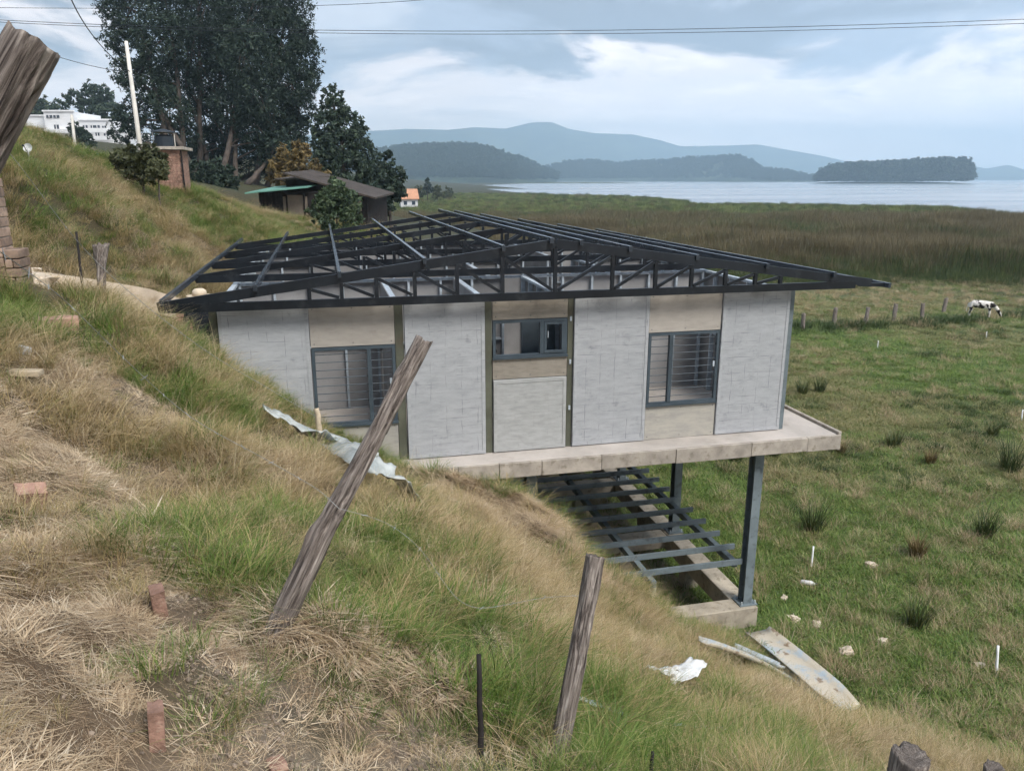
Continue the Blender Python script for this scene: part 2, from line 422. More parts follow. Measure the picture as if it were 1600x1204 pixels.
M['blade_dark'] = mat_leaf('dark_rank_grass', [(0, srgb(44, 62, 36)), (0.5, srgb(66, 86, 46)), (1, srgb(98, 110, 62))])
M['rush'] = mat_leaf('rush_stem', [(0, srgb(48, 64, 38)), (0.5, srgb(74, 90, 52)), (1, srgb(120, 116, 76))], 0.1)
M['rush_dry'] = mat_leaf('dry_rush_stem', [(0, srgb(84, 72, 50)), (0.5, srgb(122, 106, 74)), (1, srgb(160, 142, 104))], 0.1)
M['reed_green'] = mat_leaf('green_reed', [(0, srgb(56, 70, 44)), (0.5, srgb(82, 98, 58)), (1, srgb(122, 128, 80))])
M['reed_brown'] = mat_leaf('brown_reed', [(0, srgb(84, 78, 58)), (0.5, srgb(116, 106, 80)), (1, srgb(152, 140, 108))])
M['reed_light'] = mat_leaf('pale_green_reed', [(0, srgb(92, 110, 62)), (0.5, srgb(126, 138, 80)), (1, srgb(160, 160, 104))])
M['euca'] = mat_leaf('eucalyptus_leaf', [(0, srgb(34, 46, 42)), (0.5, srgb(50, 65, 56)), (0.85, srgb(70, 85, 72)), (1, srgb(96, 106, 88))], 0.12)
M['euca2'] = mat_leaf('grey_green_leaf', [(0, srgb(40, 52, 46)), (0.5, srgb(64, 80, 66)), (1, srgb(110, 122, 98))], 0.12)
M['autumn'] = mat_leaf('rusty_leaf', [(0, srgb(72, 66, 46)), (0.5, srgb(112, 98, 64)), (1, srgb(160, 138, 90))], 0.2)
M['bush'] = mat_leaf('bush_leaf', [(0, srgb(50, 66, 50)), (0.5, srgb(82, 100, 74)), (1, srgb(130, 142, 108))], 0.2)
M['bush_olive'] = mat_leaf('olive_bush_leaf', [(0, srgb(60, 64, 46)), (0.5, srgb(88, 94, 66)), (1, srgb(124, 126, 94))], 0.2)
M['far_leaf'] = mat_leaf('far_forest_leaf', [(0, srgb(32, 44, 40)), (0.5, srgb(52, 66, 54)), (1, srgb(84, 96, 74))], 0.0)
M['bark'] = mat_simple('eucalyptus_bark', srgb(84, 76, 70), 0.9, 0, 0.35, 1.5, 0.3, 12)

# ------------------------------------------------------------------ the hillside and the flat land
FIELD = -0.8
sight = [  # sightings on the near bank: px, py, depth
 (0,1204,2.2),(250,1204,2.35),(440,1204,2.5),(600,1204,2.85),(800,1204,3.3),(900,1204,3.7),(1000,1204,4.3),(1200,1204,5.6),(1400,1204,8.3),(1600,1204,10.0),
 (0,1000,2.9),(200,1000,3.0),(440,990,3.3),(700,1000,4.6),(850,1000,6.0),(1000,1100,6.2),(1000,1000,9.0),(1000,950,12.0),(1200,1100,9.3),(1200,1060,11.6),(1400,1150,10.8),(1600,1150,11.2),
 (0,800,4.0),(200,800,4.4),(300,800,5.0),(450,800,5.7),(600,800,7.0),(750,850,8.2),(860,930,8.6),(0,650,5.0),(100,650,5.6),(200,600,6.5),(300,650,6.9),(420,700,7.4),(380,622,9.3),(470,692,9.9),
 (560,742,10.3),(640,784,10.6),(0,500,7.3),(130,482,8.2),(60,514,7.0),(200,508,8.8),(250,518,9.4),(330,556,10.7),(740,760,11.7),(700,770,10.9),(800,790,11.3),(850,835,11.2),(900,885,11.6),(960,915,12.2),(780,860,9.3),
 (30,450,10.2),(100,452,11.4),(150,454,12.5),(230,470,13.0),(300,425,17),(350,390,24),(440,358,34),(150,340,15),(250,340,20),(100,400,12.8),(60,300,14),(200,400,15),(280,380,20),
 (0,255,13),(60,262,16),(130,274,20),(230,294,25),(300,299,31),(380,330,35),(420,350,37),(20,212,24),(75,246,23),(-150,150,24),(-150,300,12),(-200,500,6),(-200,900,2.5),(-300,1200,1.8),
 (120,225,150),(40,200,150),(300,280,72),(400,285,82),(500,350,45),(580,342,47),(200,262,60),(0,210,80),(-300,150,150)]
CP = [P(*s) for s in sight]
for x, y, z in [(0,0,5.45),(-1,-2,5.5),(1.5,-1,4.9),(3.5,-1,3.6),(6,0,1.4),(9,0,-0.6),(3,2,3.9),(7.5,3,0.2),(5.6,8.6,0.15),(6.5,8,-0.4),(7.5,8,-0.8),
                (5.5,10.9,-0.5),(6.5,10.5,-0.8),(8,10,-0.8),(8.5,7,-0.8),(9.5,4,-0.8),(12,1,-0.8),(14,-3,-0.8),(20,5,-0.8),(12,12,-0.8),(9,16,-0.8),(9,22,-0.8),(9,28,-0.8),(8,35,-0.5),(12,45,-0.8),(20,30,-0.8),(35,20,-0.8),(35,45,-0.8),
                (20,60,-0.8),(4.6,12.5,-0.8),(5.2,11.8,-0.8),(5,16,-0.9),(5,22,-0.9),(3,28,2.0),(0,27,4.4),(6,45,2.0),(2,45,4.4),(14,58,0.0),(10,75,2.0),(22,80,-0.6),(60,60,-0.9),(60,0,-0.8),(45,-10,-0.8),(90,90,-0.9),(40,110,-0.9),(15,120,1.0),
                (-6,-4,6.2),(-12,0,8),(-10,-10,7),(6,-10,1.0),(20,-12,-0.8)]:
    CP.append(np.array([x, y, z], float))
CP = np.array(CP)
def _phi(r2): return np.sqrt(r2 + 0.25)
_D = _phi(((CP[:, None, :2] - CP[None, :, :2]) ** 2).sum(-1))
_n = len(CP)
_A = np.zeros((_n + 1, _n + 1)); _A[:_n, :_n] = _D - np.eye(_n) * 0.06; _A[:_n, _n] = 1; _A[_n, :_n] = 1
_w = np.linalg.solve(_A, np.append(CP[:, 2], 0))
def H0(x, y):
    x = np.asarray(x, float); y = np.asarray(y, float); sh = x.shape
    xf, yf = x.ravel(), y.ravel(); out = np.empty_like(xf)
    for i in range(0, len(xf), 20000):
        a, b = xf[i:i+20000], yf[i:i+20000]
        r2 = (a[:, None] - CP[None, :, 0]) ** 2 + (b[:, None] - CP[None, :, 1]) ** 2
        out[i:i+20000] = _phi(r2) @ _w[:_n] + _w[_n]
    return out.reshape(sh)
MOUND = [(P(740, 772, 11.5), .55, .08), (P(810, 800, 11.5), .6, .15), (P(860, 845, 11.4), .6, .2)]
def H(x, y):
    x = np.asarray(x, float); y = np.asarray(y, float)
    h = H0(x, y)
    far = sstep(95, 160, np.hypot(x, y))
    farh = -0.95 + 14.5 * sstep(-4, -60, x - 0.12 * y)
    h = h * (1 - far) + farh * far
    h = np.where(h < FIELD + 0.25, FIELD + 0.25 * np.exp(np.minimum((h - FIELD - 0.25) / 0.25, 0)) * 1.0, h)
    h = np.where(far > 0.5, np.where(h < -0.5, -0.95, h), h)
    slope = sstep(FIELD + 0.15, FIELD + 1.2, h)
    nearw = np.exp(-np.hypot(x, y) / 60)
    h = h + slope * nearw * ((fbm(x * 0.9, y * 0.9, 3, 4) - 0.5) * 0.30 + (fbm(x * 1.9, y * 1.9, 9, 3) - 0.5) * 0.46)
    h = h + (1 - slope) * nearw * (fbm(x * 0.35, y * 0.35, 5, 4) - 0.5) * 0.22
    # benches and hummocks on the far-left bank
    lb = sstep(-2.6, -4.0, x) * sstep(11, 13, y) * sstep(60, 40, y)
    h = h + lb * ((fbm(x * 0.5 + 3, y * 0.5, 21, 4) - 0.5) * 0.6 + (fbm(x * 1.0, y * 0.8, 27, 3) - 0.5) * 0.55)
    # excavation: under the house, beside it and below the deck
    inside = (x > -1.61) & (x < 7.7) & (y > 11.29) & (y < 22.6)
    cap = np.interp(x, [-2, 2.2, 3.4, 4.6, 5.0], [2.4, 2.4, 1.7, -0.7, -1.15])
    h = np.where(inside, np.minimum(h, cap), h)
    for q, r_, a_ in MOUND: h = h + a_ * np.exp(-((x - q[0]) ** 2 + (y - q[1]) ** 2) / (r_ * r_))
    lip = (x > 1.02) & (x < 8.4) & (y > 10.70) & (y < 22.7)
    h = np.where(lip, np.minimum(h, 2.56), h)
    pit = (x > -3.6) & (x < -1.6) & (y > 12.0) & (y < 13.55)
    h = np.where(pit, np.minimum(h, 3.74), h)
    return h
def Hs(x, y): return float(H(np.array([x]), np.array([y]))[0])
def on_ground(px, py, dmin=1.0, dmax=400.0):
    """first point of the terrain seen along a sighting"""
    ds = np.geomspace(dmin, dmax, 700)
    pts = CAM[None, :] + ((RT * (px - CX) - UP * (py - CY) + FW * F_PX) / F_PX)[None, :] * ds[:, None]
    k = np.nonzero(pts[:, 2] <= H(pts[:, 0], pts[:, 1]))[0]
    return pts[k[0]] if len(k) else atZ(px, py, FIELD)

def axis(parts):
    out = []
    for a, b, s in parts: out += list(np.arange(a, b, s))
    return out
xs = np.array(sorted(set(np.round(axis([(-9000,-400,1200),(-400,-80,40),(-80,-24,4),(-24,-9,0.6),(-9,10,0.11),(10,40,0.8),(40,120,6),(120,400,40),(400,9001,1200)]) + [-1.63,-1.59,1.0,1.04,7.68,7.72], 3))))
ys = np.array(sorted(set(np.round(axis([(-400,-20,80),(-20,-1,2.0),(-1,14,0.11),(14,30,0.35),(30,70,1.2),(70,160,5),(160,600,40),(600,9001,1000)]) + [11.275,11.31,10.64,10.68,11.98,12.02,13.53,13.57], 3))))
GX, GY = np.meshgrid(xs, ys)
GZ = H(GX, GY)
nx, ny = len(xs), len(ys)
idx = np.arange(nx * ny).reshape(ny, nx)
quads = np.stack([idx[:-1, :-1], idx[:-1, 1:], idx[1:, 1:], idx[1:, :-1]], -1).reshape(-1, 4)
ground_me = np_mesh('ground', np.stack([GX, GY, GZ], -1).reshape(-1, 3), [quads], smooth=True)

# what grows where: patches sighted on the bank (px, py, radius m)
def patch(lst): return [(on_ground(a, b)[:2], r) for a, b, r in lst]
Z_GREEN = patch([(700,1010,.55),(620,960,.5),(480,880,.5),(800,1100,.6),(950,1150,.7),(1060,1170,.6),(300,545,.8),(360,580,.8),(430,625,.9),(560,700,.8),(610,745,.6),(60,490,.9),(20,520,.6),(300,640,.5),(650,870,.7),(540,830,.6),(500,1140,.22),(330,880,.35),(860,1150,.4),(1080,960,.9),(1010,935,.6),(230,1050,.15),(320,1110,.2),(330,320,3.6),(400,340,3.6),(290,312,3),(350,350,2.5),(370,335,3),(300,345,2),(30,222,3),(60,290,2),(110,300,1.5)])
Z_STRAW = patch([(880,930,.9),(950,1000,.9),(1100,1060,1.1),(1290,1150,1.1),(1450,1150,1.2),(1000,980,.8),(160,480,.7),(150,640,.7),(280,740,.7),(780,900,.7),(230,560,.6),(440,760,.6),(1550,1180,1.0),(760,960,.35),(230,380,2.2),(280,405,1.8),(190,330,2),(100,410,1.3),(260,350,2)])
Z_LITTER = patch([(60,1130,.8),(150,1170,.6),(60,930,.8),(190,960,.45),(120,760,.7),(40,700,.5),(300,1010,.3),(540,1040,.22),(470,1010,.2),(740,775,.9),(800,800,.9),(860,850,.8),(700,765,.6),(560,1120,.25),(920,890,.6),(380,980,.25),(640,1060,.2)])
Z_BARE = patch([(420,1080,.28),(400,1150,.35),(620,1150,.3),(660,1180,.3),(120,565,.4),(150,600,.4),(185,645,.3),(230,740,.28),(275,935,.14),(470,1060,.2),(350,1190,.3)])
Z_MOUND = [(P(*q)[:2], r_) for q, r_ in (((700,765,11.3),.6),((760,775,11.6),.8),((810,800,11.5),.8),((850,830,11.4),.7),((890,880,11.6),.6),((780,830,10.6),.6),((940,905,12.1),.5),((860,880,10.8),.5))]
def blob(x, y, zs):
    s = np.zeros_like(x)
    for c, r in zs: s = np.maximum(s, np.exp(-((x - c[0]) ** 2 + (y - c[1]) ** 2) / (r * r)))
    return s
def weights(x, y):
    nz = fbm(x * 0.8, y * 0.8, 31, 3)
    nz2 = fbm(x * 2.2, y * 2.2, 41, 3)
    g = 0.30 + (nz - 0.5) * 1.0 + (nz2 - 0.5) * 0.5 + 1.1 * blob(x, y, Z_GREEN)
    s = 0.34 - (nz - 0.5) * 0.9 + (nz2 - 0.5) * 0.4 + 1.0 * blob(x, y, Z_STRAW)
    l = 0.02 + 1.05 * blob(x, y, Z_LITTER)
    b = 1.25 * blob(x, y, Z_BARE)
    l = l + 2.6 * blob(x, y, Z_MOUND)
    W = np.clip(np.stack([g, s, l, b], -1), 0.01, None) ** 2
    return W / W.sum(-1, keepdims=True)

def zone_colour(x, y, z):
    W = weights(x, y)
    cols = np.array([srgb(66, 66, 44), srgb(100, 86, 64), srgb(116, 97, 78), srgb(150, 136, 122)])
    bank = W @ cols
    n_ = fbm(x * 0.16, y * 0.16, 51, 4)[..., None]
    field = np.array(srgb(86, 106, 56)) * (1 - n_) + np.array(srgb(100, 108, 66)) * n_
    far = np.array(srgb(74, 74, 52))
    k = sstep(FIELD + 0.1, FIELD + 0.7, z)[..., None]
    c = field * (1 - k) + bank * k
    d = np.hypot(x, y)[..., None]
    c = c * (1 - sstep(50, 70, d)) + far * sstep(50, 70, d)
    sand = ((x > 4.2) & (x < 6.9) & (y > 11.6) & (y < 22))[..., None] * (fbm(x * 0.7, y * 0.7, 8, 3)[..., None] > 0.36)
    c = np.where(sand, np.array(srgb(190, 172, 146)), c)
    return c
gc = zone_colour(GX.ravel(), GY.ravel(), GZ.ravel())
ca = ground_me.color_attributes.new('zone', 'FLOAT_COLOR', 'POINT')
ca.data.foreach_set('color', np.concatenate([gc, np.ones((len(gc), 1))], 1).astype(np.float32).ravel())
def mat_ground():
    m, nt, b = mat_new('soil_and_thatch'); n = NT(nt); v = n.coord()
    at = n.node('ShaderNodeAttribute'); at.attribute_name = 'zone'
    f1 = n.noise(v, 5, 8, 0.7); f2 = n.noise(v, 38, 6, 0.7)
    hsv = n.node('ShaderNodeHueSaturation'); nt.links.new(at.outputs['Color'], hsv.inputs['Color'])
    n.sock(hsv, 'Value', n.math('ADD', n.math('MULTIPLY', f1, 1.0), n.math('MULTIPLY', f2, 0.6)))
    nt.links.new(hsv.outputs[0], b.inputs['Base Color']); b.inputs['Roughness'].default_value = 0.95
    n.bump(n.math('ADD', f1, n.math('MULTIPLY', f2, 0.5)), 0.8, 0.04); return m
M['ground'] = mat_ground()
ground = link('ground', ground_me, M['ground'])
tag(ground, 'grassy hillside running down to flat marshy pasture', 'ground', kind='structure')

# the lake, its shore traced in plan
shore = [atZ(px, py, -0.85)[:2] for px, py in [(2400,345),(1800,343),(1600,338),(1566,333),(1530,328),(1480,325),(1390,322),(1290,320),(1180,319),(1078,318),(1068,313.5),(1040,311),(1000,307.5),(930,306),(870,305),(800,300),(765,296),(742,292),(752,289.3),(790,288),(840,286.2),(700,283.9)]]
pts = []
for a, b in zip(shore[:-1], shore[1:]):
    n_ = max(2, int(np.hypot(*(b - a)) / 8)); n_ = min(n_, 40)
    for t in np.arange(n_) / n_:
        p = a + (b - a) * t; r = np.hypot(*p)
        w_ = 0.012 * r * (fbm(np.array([p[0] * 0.05]), np.array([p[1] * 0.05]), 61, 4)[0] - 0.5)
        pts.append(p * (1 + w_ / r * 1.4))
SHORE = np.array(pts)
poly = [tuple(p) for p in SHORE] + [(100, 7800), (7800, 7800), (7800, 60)]
bm = bmesh.new()
vs_ = [bm.verts.new((x, y, -0.85)) for x, y in poly]
bm.faces.new(vs_); bmesh.ops.triangulate(bm, faces=bm.faces[:]); bmesh.ops.recalc_face_normals(bm, faces=bm.faces)
lake_me = bpy.data.meshes.new('lake'); bm.to_mesh(lake_me); bm.free()
if lake_me.polygons[0].normal.z < 0: lake_me.flip_normals()
def mat_water():
    m, nt, b = mat_new('lake_water'); n = NT(nt); v = n.coord((0.02, 0.06, 1))
    c = n.mix(n.step(n.noise(n.coord((0.004, 0.02, 1)), 1.0, 5, 0.6), 0.4, 0.65), srgb(146, 154, 162), srgb(176, 182, 188))
    nt.links.new(c, b.inputs['Base Color']); b.inputs['Roughness'].default_value = 0.22
    b.inputs['Specular IOR Level'].default_value = 0.5
    n.bump(n.noise(v, 6, 6, 0.6), 0.35, 1.2); return m
M['water'] = mat_water()
tag(link('lake', lake_me, M['water']), 'broad pale grey lake beyond the reed marsh', 'lake', kind='structure')

# ------------------------------------------------------------------ far hills (each a ridge with a crest, a foot and a back slope)
def mat_hill(name, a, b_, scale):
    m, nt, b = mat_new(name); n = NT(nt); v = n.coord((scale, scale, scale))
    c = n.mix(n.step(n.noise(v, 1.0, 8, 0.68), 0.42, 0.62), a, b_)
    c = n.mix(n.math('MULTIPLY', n.step(n.noise(v, 0.32, 4, 0.5), 0.58, 0.68), 0.2), c, srgb(96, 102, 74))
    nt.links.new(c, b.inputs['Base Color']); b.inputs['Roughness'].default_value = 0.95; return m
M['hill'] = mat_hill('wooded_hill', srgb(40, 52, 46), srgb(66, 80, 60), 0.02)
M['mountain'] = mat_hill('far_mountain', srgb(56, 68, 60), srgb(82, 92, 74), 0.004)
CREST = {}
def ridge(name, label, prof, dist, depth, mat, rough, seed, nseg=160, bearing_shift=0.0):
    """prof: sighted crest (px, py); the ridge stands at `dist` metres and is `depth` metres across"""
    px = np.linspace(prof[0][0], prof[-1][0], nseg)
    py = np.interp(px, [p[0] for p in prof], [p[1] for p in prof])
    hx = px - CX
    ang = np.arctan2(hx, 1250.4) + YAW
    dd = dist * (1 + bearing_shift * np.linspace(-0.5, 0.5, nseg)) * (1 + 0.12 * (fbm(px * 0.01, px * 0, seed, 3) - 0.5))
    hgt = np.clip((279 - py), -8, None) / 1250.4 * np.cos(ang - YAW) * dd + CAM[2]
    hgt = np.maximum(hgt, -2) * (1 + 0.0 * px)
    rows = np.array([-0.55, -0.42, -0.3, -0.2, -0.12, -0.05, 0, 0.06, 0.2, 0.45, 0.7])
    prof_h = np.array([0.0, 0.14, 0.34, 0.55, 0.76, 0.93, 1.0, 0.97, 0.7, 0.3, 0.0])
    V = np.zeros((len(rows), nseg, 3))
    for i, (r, k) in enumerate(zip(rows, prof_h)):
        d = dd + r * depth
        x, y = d * np.sin(ang), d * np.cos(ang)
        z = hgt * k
        z = z + rough * (fbm(x / (rough * 9 + 1), y / (rough * 9 + 1), seed + i, 4) - 0.5) * (1 - abs(2 * k - 1) ** 2 + 0.15) * min(1, 1)
        V[i] = np.stack([x, y, np.where(k == 0, -6.0, z)], -1)
    idx = np.arange(len(rows) * nseg).reshape(len(rows), nseg)
    q = np.stack([idx[:-1, :-1], idx[:-1, 1:], idx[1:, 1:], idx[1:, :-1]], -1).reshape(-1, 4)
    o = link(name, np_mesh(name, V.reshape(-1, 3), [q], smooth=True), mat)
    tag(o, label, 'hill', kind='structure')
    CREST[label] = V
    return V
ridge('mountain', 'long hazy blue mountain ridge far behind the lake', [(300,235),(480,215),(580,208),(640,205),(700,207),(740,203),(790,205),(830,196),(860,195),(890,206),(930,212),(985,213),(1030,222),(1060,231),(1130,230),(1180,228),(1230,237),(1280,245),(1330,256),(1420,268),(1480,282)], 5600, 2600, M['mountain'], 40, 3)
ridge('mountain', 'faint low blue ridge beyond the island', [(1400,279),(1470,262),(1510,259),(1540,264),(1572,258),(1600,266),(1700,262),(1900,255),(2200,258),(2400,276)], 5200, 1500, M['mountain'], 20, 8)
hillA = ridge('hill', 'dark wooded hill on the far shore', [(430,268),(520,256),(600,246),(640,240),(680,238),(735,238),(770,246),(800,256),(822,262),(845,273),(870,281)], 1750, 420, M['hill'], 7, 5)
hillB = ridge('hill', 'low wooded hill with a grassy back and knobbly point', [(800,279),(850,263),(885,258),(930,257),(960,261),(1000,258),(1040,256),(1085,252),(1120,251),(1150,250),(1170,256),(1190,270),(1215,272),(1250,274),(1275,280)], 2300, 420, M['hill'], 6, 12)
# the island's low ground and a reed spit
def islet(name, label, c, rx, ry, hmax, rot, mat, seed):
    nr, na = 8, 64; V = []
    for i in range(nr + 1):
        r = i / nr
        for k in range(na):
            t = 2 * math.pi * k / na
            w_ = 1 + 0.18 * (vnoise(np.array([math.cos(t) * 2 + 9]), np.array([math.sin(t) * 2 + 9]), seed)[0] - 0.5)
            x, y = rx * r * w_ * math.cos(t), ry * r * w_ * math.sin(t)
            V.append((c[0] + x * math.cos(rot) - y * math.sin(rot), c[1] + x * math.sin(rot) + y * math.cos(rot), -0.95 + hmax * (1 - r ** 2.5)))
    idx = np.arange((nr + 1) * na).reshape(nr + 1, na); nxt = np.roll(idx, -1, 1)
    q = np.stack([idx[:-1], nxt[:-1], nxt[1:], idx[1:]], -1).reshape(-1, 4)
    o = link(name, np_mesh(name, np.array(V), [q], True), mat); tag(o, label, 'island', kind='structure')
M['reedland'] = mat_simple('reed_land', srgb(84, 86, 58), 0.95, 0, 0.3, 0.05, rnd=0)
ISL = (atZ(1270, 286.6, -0.85)[:2] + atZ(1507, 286.6, -0.85)[:2]) / 2
ISR = np.hypot(*(atZ(1270, 286.6, -0.85)[:2] - atZ(1507, 286.6, -0.85)[:2])) / 2
ISR *= .95
islet('island', 'low island ground carrying a dark wood in the lake', ISL, ISR * 1.03, 70, 3.0, -YAW - 0.45, M['reedland'], 3)
SP0, SP1 = atZ(790, 286.8, -0.85)[:2], atZ(1004, 286.3, -0.85)[:2]
spd = SP1 - SP0
islet('reed_spit', 'thin reed spit lying across the far water', (SP0 + SP1) / 2, np.hypot(*spd) / 2, 22, 1.9, math.atan2(spd[1], spd[0]), M['reedland'], 4)

# ------------------------------------------------------------------ the unfinished house
WY, WZ0, WZ1 = 11.27, 2.88, 5.31
house = thing('unfinished_house', (3.0, WY, FIELD), 'unfinished grey panel house with bare black roof trusses, raised on steel columns above the pasture', 'house')
def hb(name, mat, a, b, parent=house, bevel=0.0):
    return MB().box(a, b).build(name, M[mat], parent, bevel=bevel)
# slab and its edge
hb('floor_slab', 'slab', (-1.72, 10.80, 2.64), (8.24, 22.5, WZ0), bevel=0.008)
for k, (a, b) in enumerate(zip([1.02, 1.75, 2.38, 3.05, 4.02, 5.28, 6.62, 7.66], [1.75, 2.38, 3.05, 4.02, 5.28, 6.62, 7.66, 8.30])):
    j = random.uniform(-.008, .008)
    hb('edge_segment', 'fascia', (a + .003, 10.74 + j, 2.635 + random.uniform(-.012, .008)), (b - .003, 10.798, 2.872 + j * .5), bevel=0.006)
for k in range(8):
    hb('edge_segment', 'fascia', (8.244, 10.76 + k * 1.46, 2.60), (8.30 + random.uniform(-.006, .006), 10.757 + (k + 1) * 1.46, 2.93), bevel=0.006)
# cast panels on the front wall
def panel(x0, x1, z0, z1, mat='panel', y=WY):
    p = hb('wall_panel', mat, (x0, y - .045, z0), (x1, y + .045, z1), bevel=.006)
    r = MB(); w, yy = .055, y - .0455
    r.box((x0 + .004, yy - .006, z0 + .004), (x0 + w, yy, z1 - .004)).box((x1 - w, yy - .006, z0 + .004), (x1 - .004, yy, z1 - .004))
    r.box((x0 + w, yy - .006, z1 - w), (x1 - w, yy, z1 - .004)).box((x0 + w, yy - .006, z0 + .004), (x1 - w, yy, z0 + w))
    r.build('rim', M[mat], p)
for x0, x1 in ((-1.50, -0.285), (1.07, 2.275), (3.685, 4.925), (6.195, 7.405)): panel(x0, x1, WZ0 + .012, WZ1 - .004)
panel(2.40, 3.575, WZ0 + .012, 4.055, 'panel_raw')
for x0, x1, z0, z1, mm in ((-.275, .925, 4.70, 5.305, 'infill'), (-.275, .925, WZ0 + .005, 3.50, 'infill_raw'), (2.395, 3.58, 4.99, 5.305, 'infill_dark'), (2.395, 3.58, 4.065, 4.39, 'infill_dark'),
                           (4.935, 6.185, 4.68, 5.305, 'infill'), (4.935, 6.185, WZ0 + .005, 3.46, 'infill_raw')):
    p = hb('infill_board', mm, (x0, WY - .022, z0), (x1, WY + .03, z1), bevel=.003)
    for sx in (x0 + .05, (x0 + x1) / 2, x1 - .05):
        for sz in (z0 + .05, z1 - .05): MB().box((sx - .007, WY - .0245, sz - .007), (sx + .007, WY - .0225, sz + .007)).build('screw', M['frame_steel'], p)
for x0, x1, mm in ((-1.61, -1.505, 'olive_steel'), (.935, 1.055, 'olive_steel'), (2.285, 2.385, 'olive_steel'), (3.59, 3.675, 'olive_steel'), (7.415, 7.50, 'grey_steel')):
    hb('wall_post', mm, (x0, WY - .012, WZ0 - .1), (x1, WY + .09, WZ1 + .001))
hb('bolt_plate', 'galv', (3.62, WY - .028, 4.93), (3.65, WY - .0135, 5.0)); hb('bolt_plate', 'galv', (3.62, WY - .028, 3.5), (3.65, WY - .0135, 3.57)); hb('bolt_plate', 'galv', (3.62, WY - .028, 4.25), (3.65, WY - .0135, 4.32))
# windows
def window(x0, x1, z0, z1, mull, rods, sash=False):
    w = .045
    f = MB(); y0, y1 = WY - .03, WY + .025
    f.box((x0, y0, z0), (x0 + w, y1, z1)).box((x1 - w, y0, z0), (x1, y1, z1)).box((x0 + w, y0, z1 - w), (x1 - w, y1, z1)).box((x0 + w, y0, z0), (x1 - w, y1, z0 + w))
    o = f.build('window', M['frame_steel'], house)
    MB().box((mull - .03, y0 - .008, z0 + w), (mull + .03, y1 + .004, z1 - w)).build('mullion', M['frame_steel'], o)
    MB().box((x0 - .01, y0 - .03, z0 - .02), (x1 + .01, y0 - .002, z0 + .012)).build('sill', M['frame_steel'], o)
    if rods:
        n_ = 9
        for k in range(n_):
            z = z0 + w + (z1 - z0 - 2 * w) * (k + .75) / (n_ + .3)
            MB().tube([(x0 + w, WY + .012, z), (x1 - w, WY + .012, z + random.uniform(-.004, .004))], .0065, 6).build('security_bar', M['frame_steel'], o)
        MB().box((x1 - w - .05, WY - .034, z0 + .5 * (z1 - z0)), (x1 - w - .02, WY - .02, z0 + .5 * (z1 - z0) + .09)).build('catch', M['galv'], o)
    if sash:
        s = MB(); a, b, c, d = mull + .035, x1 - w - .004, z0 + w + .004, z1 - w - .004
        s.box((a, y0 - .012, c), (a + .04, y0 + .015, d)).box((b - .04, y0 - .012, c), (b, y0 + .015, d)).box((a + .04, y0 - .012, d - .04), (b - .04, y0 + .015, d)).box((a + .04, y0 - .012, c), (b - .04, y0 + .015, c + .04))
        sa = s.build('sash', M['frame_steel'], o)
        MB().box((a + .05, y0 - .03, (c + d) / 2), (a + .062, y0 - .013, (c + d) / 2 + .1)).build('handle', M['galv'], o)
    return o
window(-.27, .925, 3.51, 4.692, .545, True)
window(2.40, 3.575, 4.40, 4.982, 3.17, False, True)
window(4.94, 6.18, 3.475, 4.672, 5.33, True)

# light-steel partitions inside, one board between each pair of studs
def stud_wall(p, q, z0, z1, side, board_mat='board', gaps=(), noggin=True):
    """boards stand on the far side (side = +1 towards +normal), studs open to the near side"""
    p, q = Vector((*p, 0)), Vector((*q, 0)); L = (q - p).length; d = (q - p) / L; nrm = Vector((-d.y, d.x, 0)) * side
    def bx(name, mat, s0, s1, n0, n1, a, b):
        c0, c1 = p + d * s0 + nrm * n0, p + d * s1 + nrm * n1
        lo = (min(c0.x, c1.x), min(c0.y, c1.y), a); hi = (max(c0.x, c1.x), max(c0.y, c1.y), b)
        return MB().box(lo, hi).build(name, M[mat], house)
    step = .61; n_ = max(1, round(L / step)); step = L / n_
    for k in range(n_ + 1):
        s = min(max(k * step, .022), L - .022)
        bx('stud', 'galv', s - .02, s + .02, -.04, .04, z0 + .002, z1 - .041)
    k = 0
    while k < n_:
        e = min(k + 2, n_)
        if not any(g0 < k * step + .1 < g1 for g0, g1 in gaps):
            bx('wall_board', board_mat, k * step + .003, e * step - .003, .0425, .055, z0 + .004, z1 - random.choice([0, 0, .01]))
            if noggin: bx('noggin', 'galv', k * step + .025, e * step - .025, -.03, .038, (z0 + z1) / 2 - .02, (z0 + z1) / 2 + .02)
        k = e
    bx('top_track', 'galv', 0, L, -.043, .0415, z1 - .04, z1 + .004)
zt = 5.27
stud_wall((-1.50, 14.30), (7.40, 14.30), WZ0, zt, 1, gaps=((3.7, 4.9),))
stud_wall((.99, 11.40), (.99, 14.20), WZ0, zt, 1)
stud_wall((2.34, 14.20), (2.34, 11.40), WZ0, zt, -1)
stud_wall((3.62, 14.20), (3.62, 11.40), WZ0, zt, 1, 'board')
stud_wall((-1.555, 22.0), (-1.555, 11.40), WZ0, zt, -1)
stud_wall((7.455, 11.40), (7.455, 22.0), WZ0, zt, -1)
stud_wall((-1.50, 17.4), (7.40, 17.4), WZ0, zt, 1, gaps=((1.1, 2.3), (6, 7)))
stud_wall((-1.50, 20.0), (5.0, 20.0), WZ0, zt, 1, gaps=((2.3, 3.5),))
stud_wall((-1.50, 22.05), (7.40, 22.05), WZ0, zt, 1)
stud_wall((3.0, 14.42), (3.0, 17.3), WZ0, zt, 1); stud_wall((5.2, 17.5), (5.2, 21.9), WZ0, zt, 1); stud_wall((5.6, 14.42), (5.6, 17.3), WZ0, zt, -1)
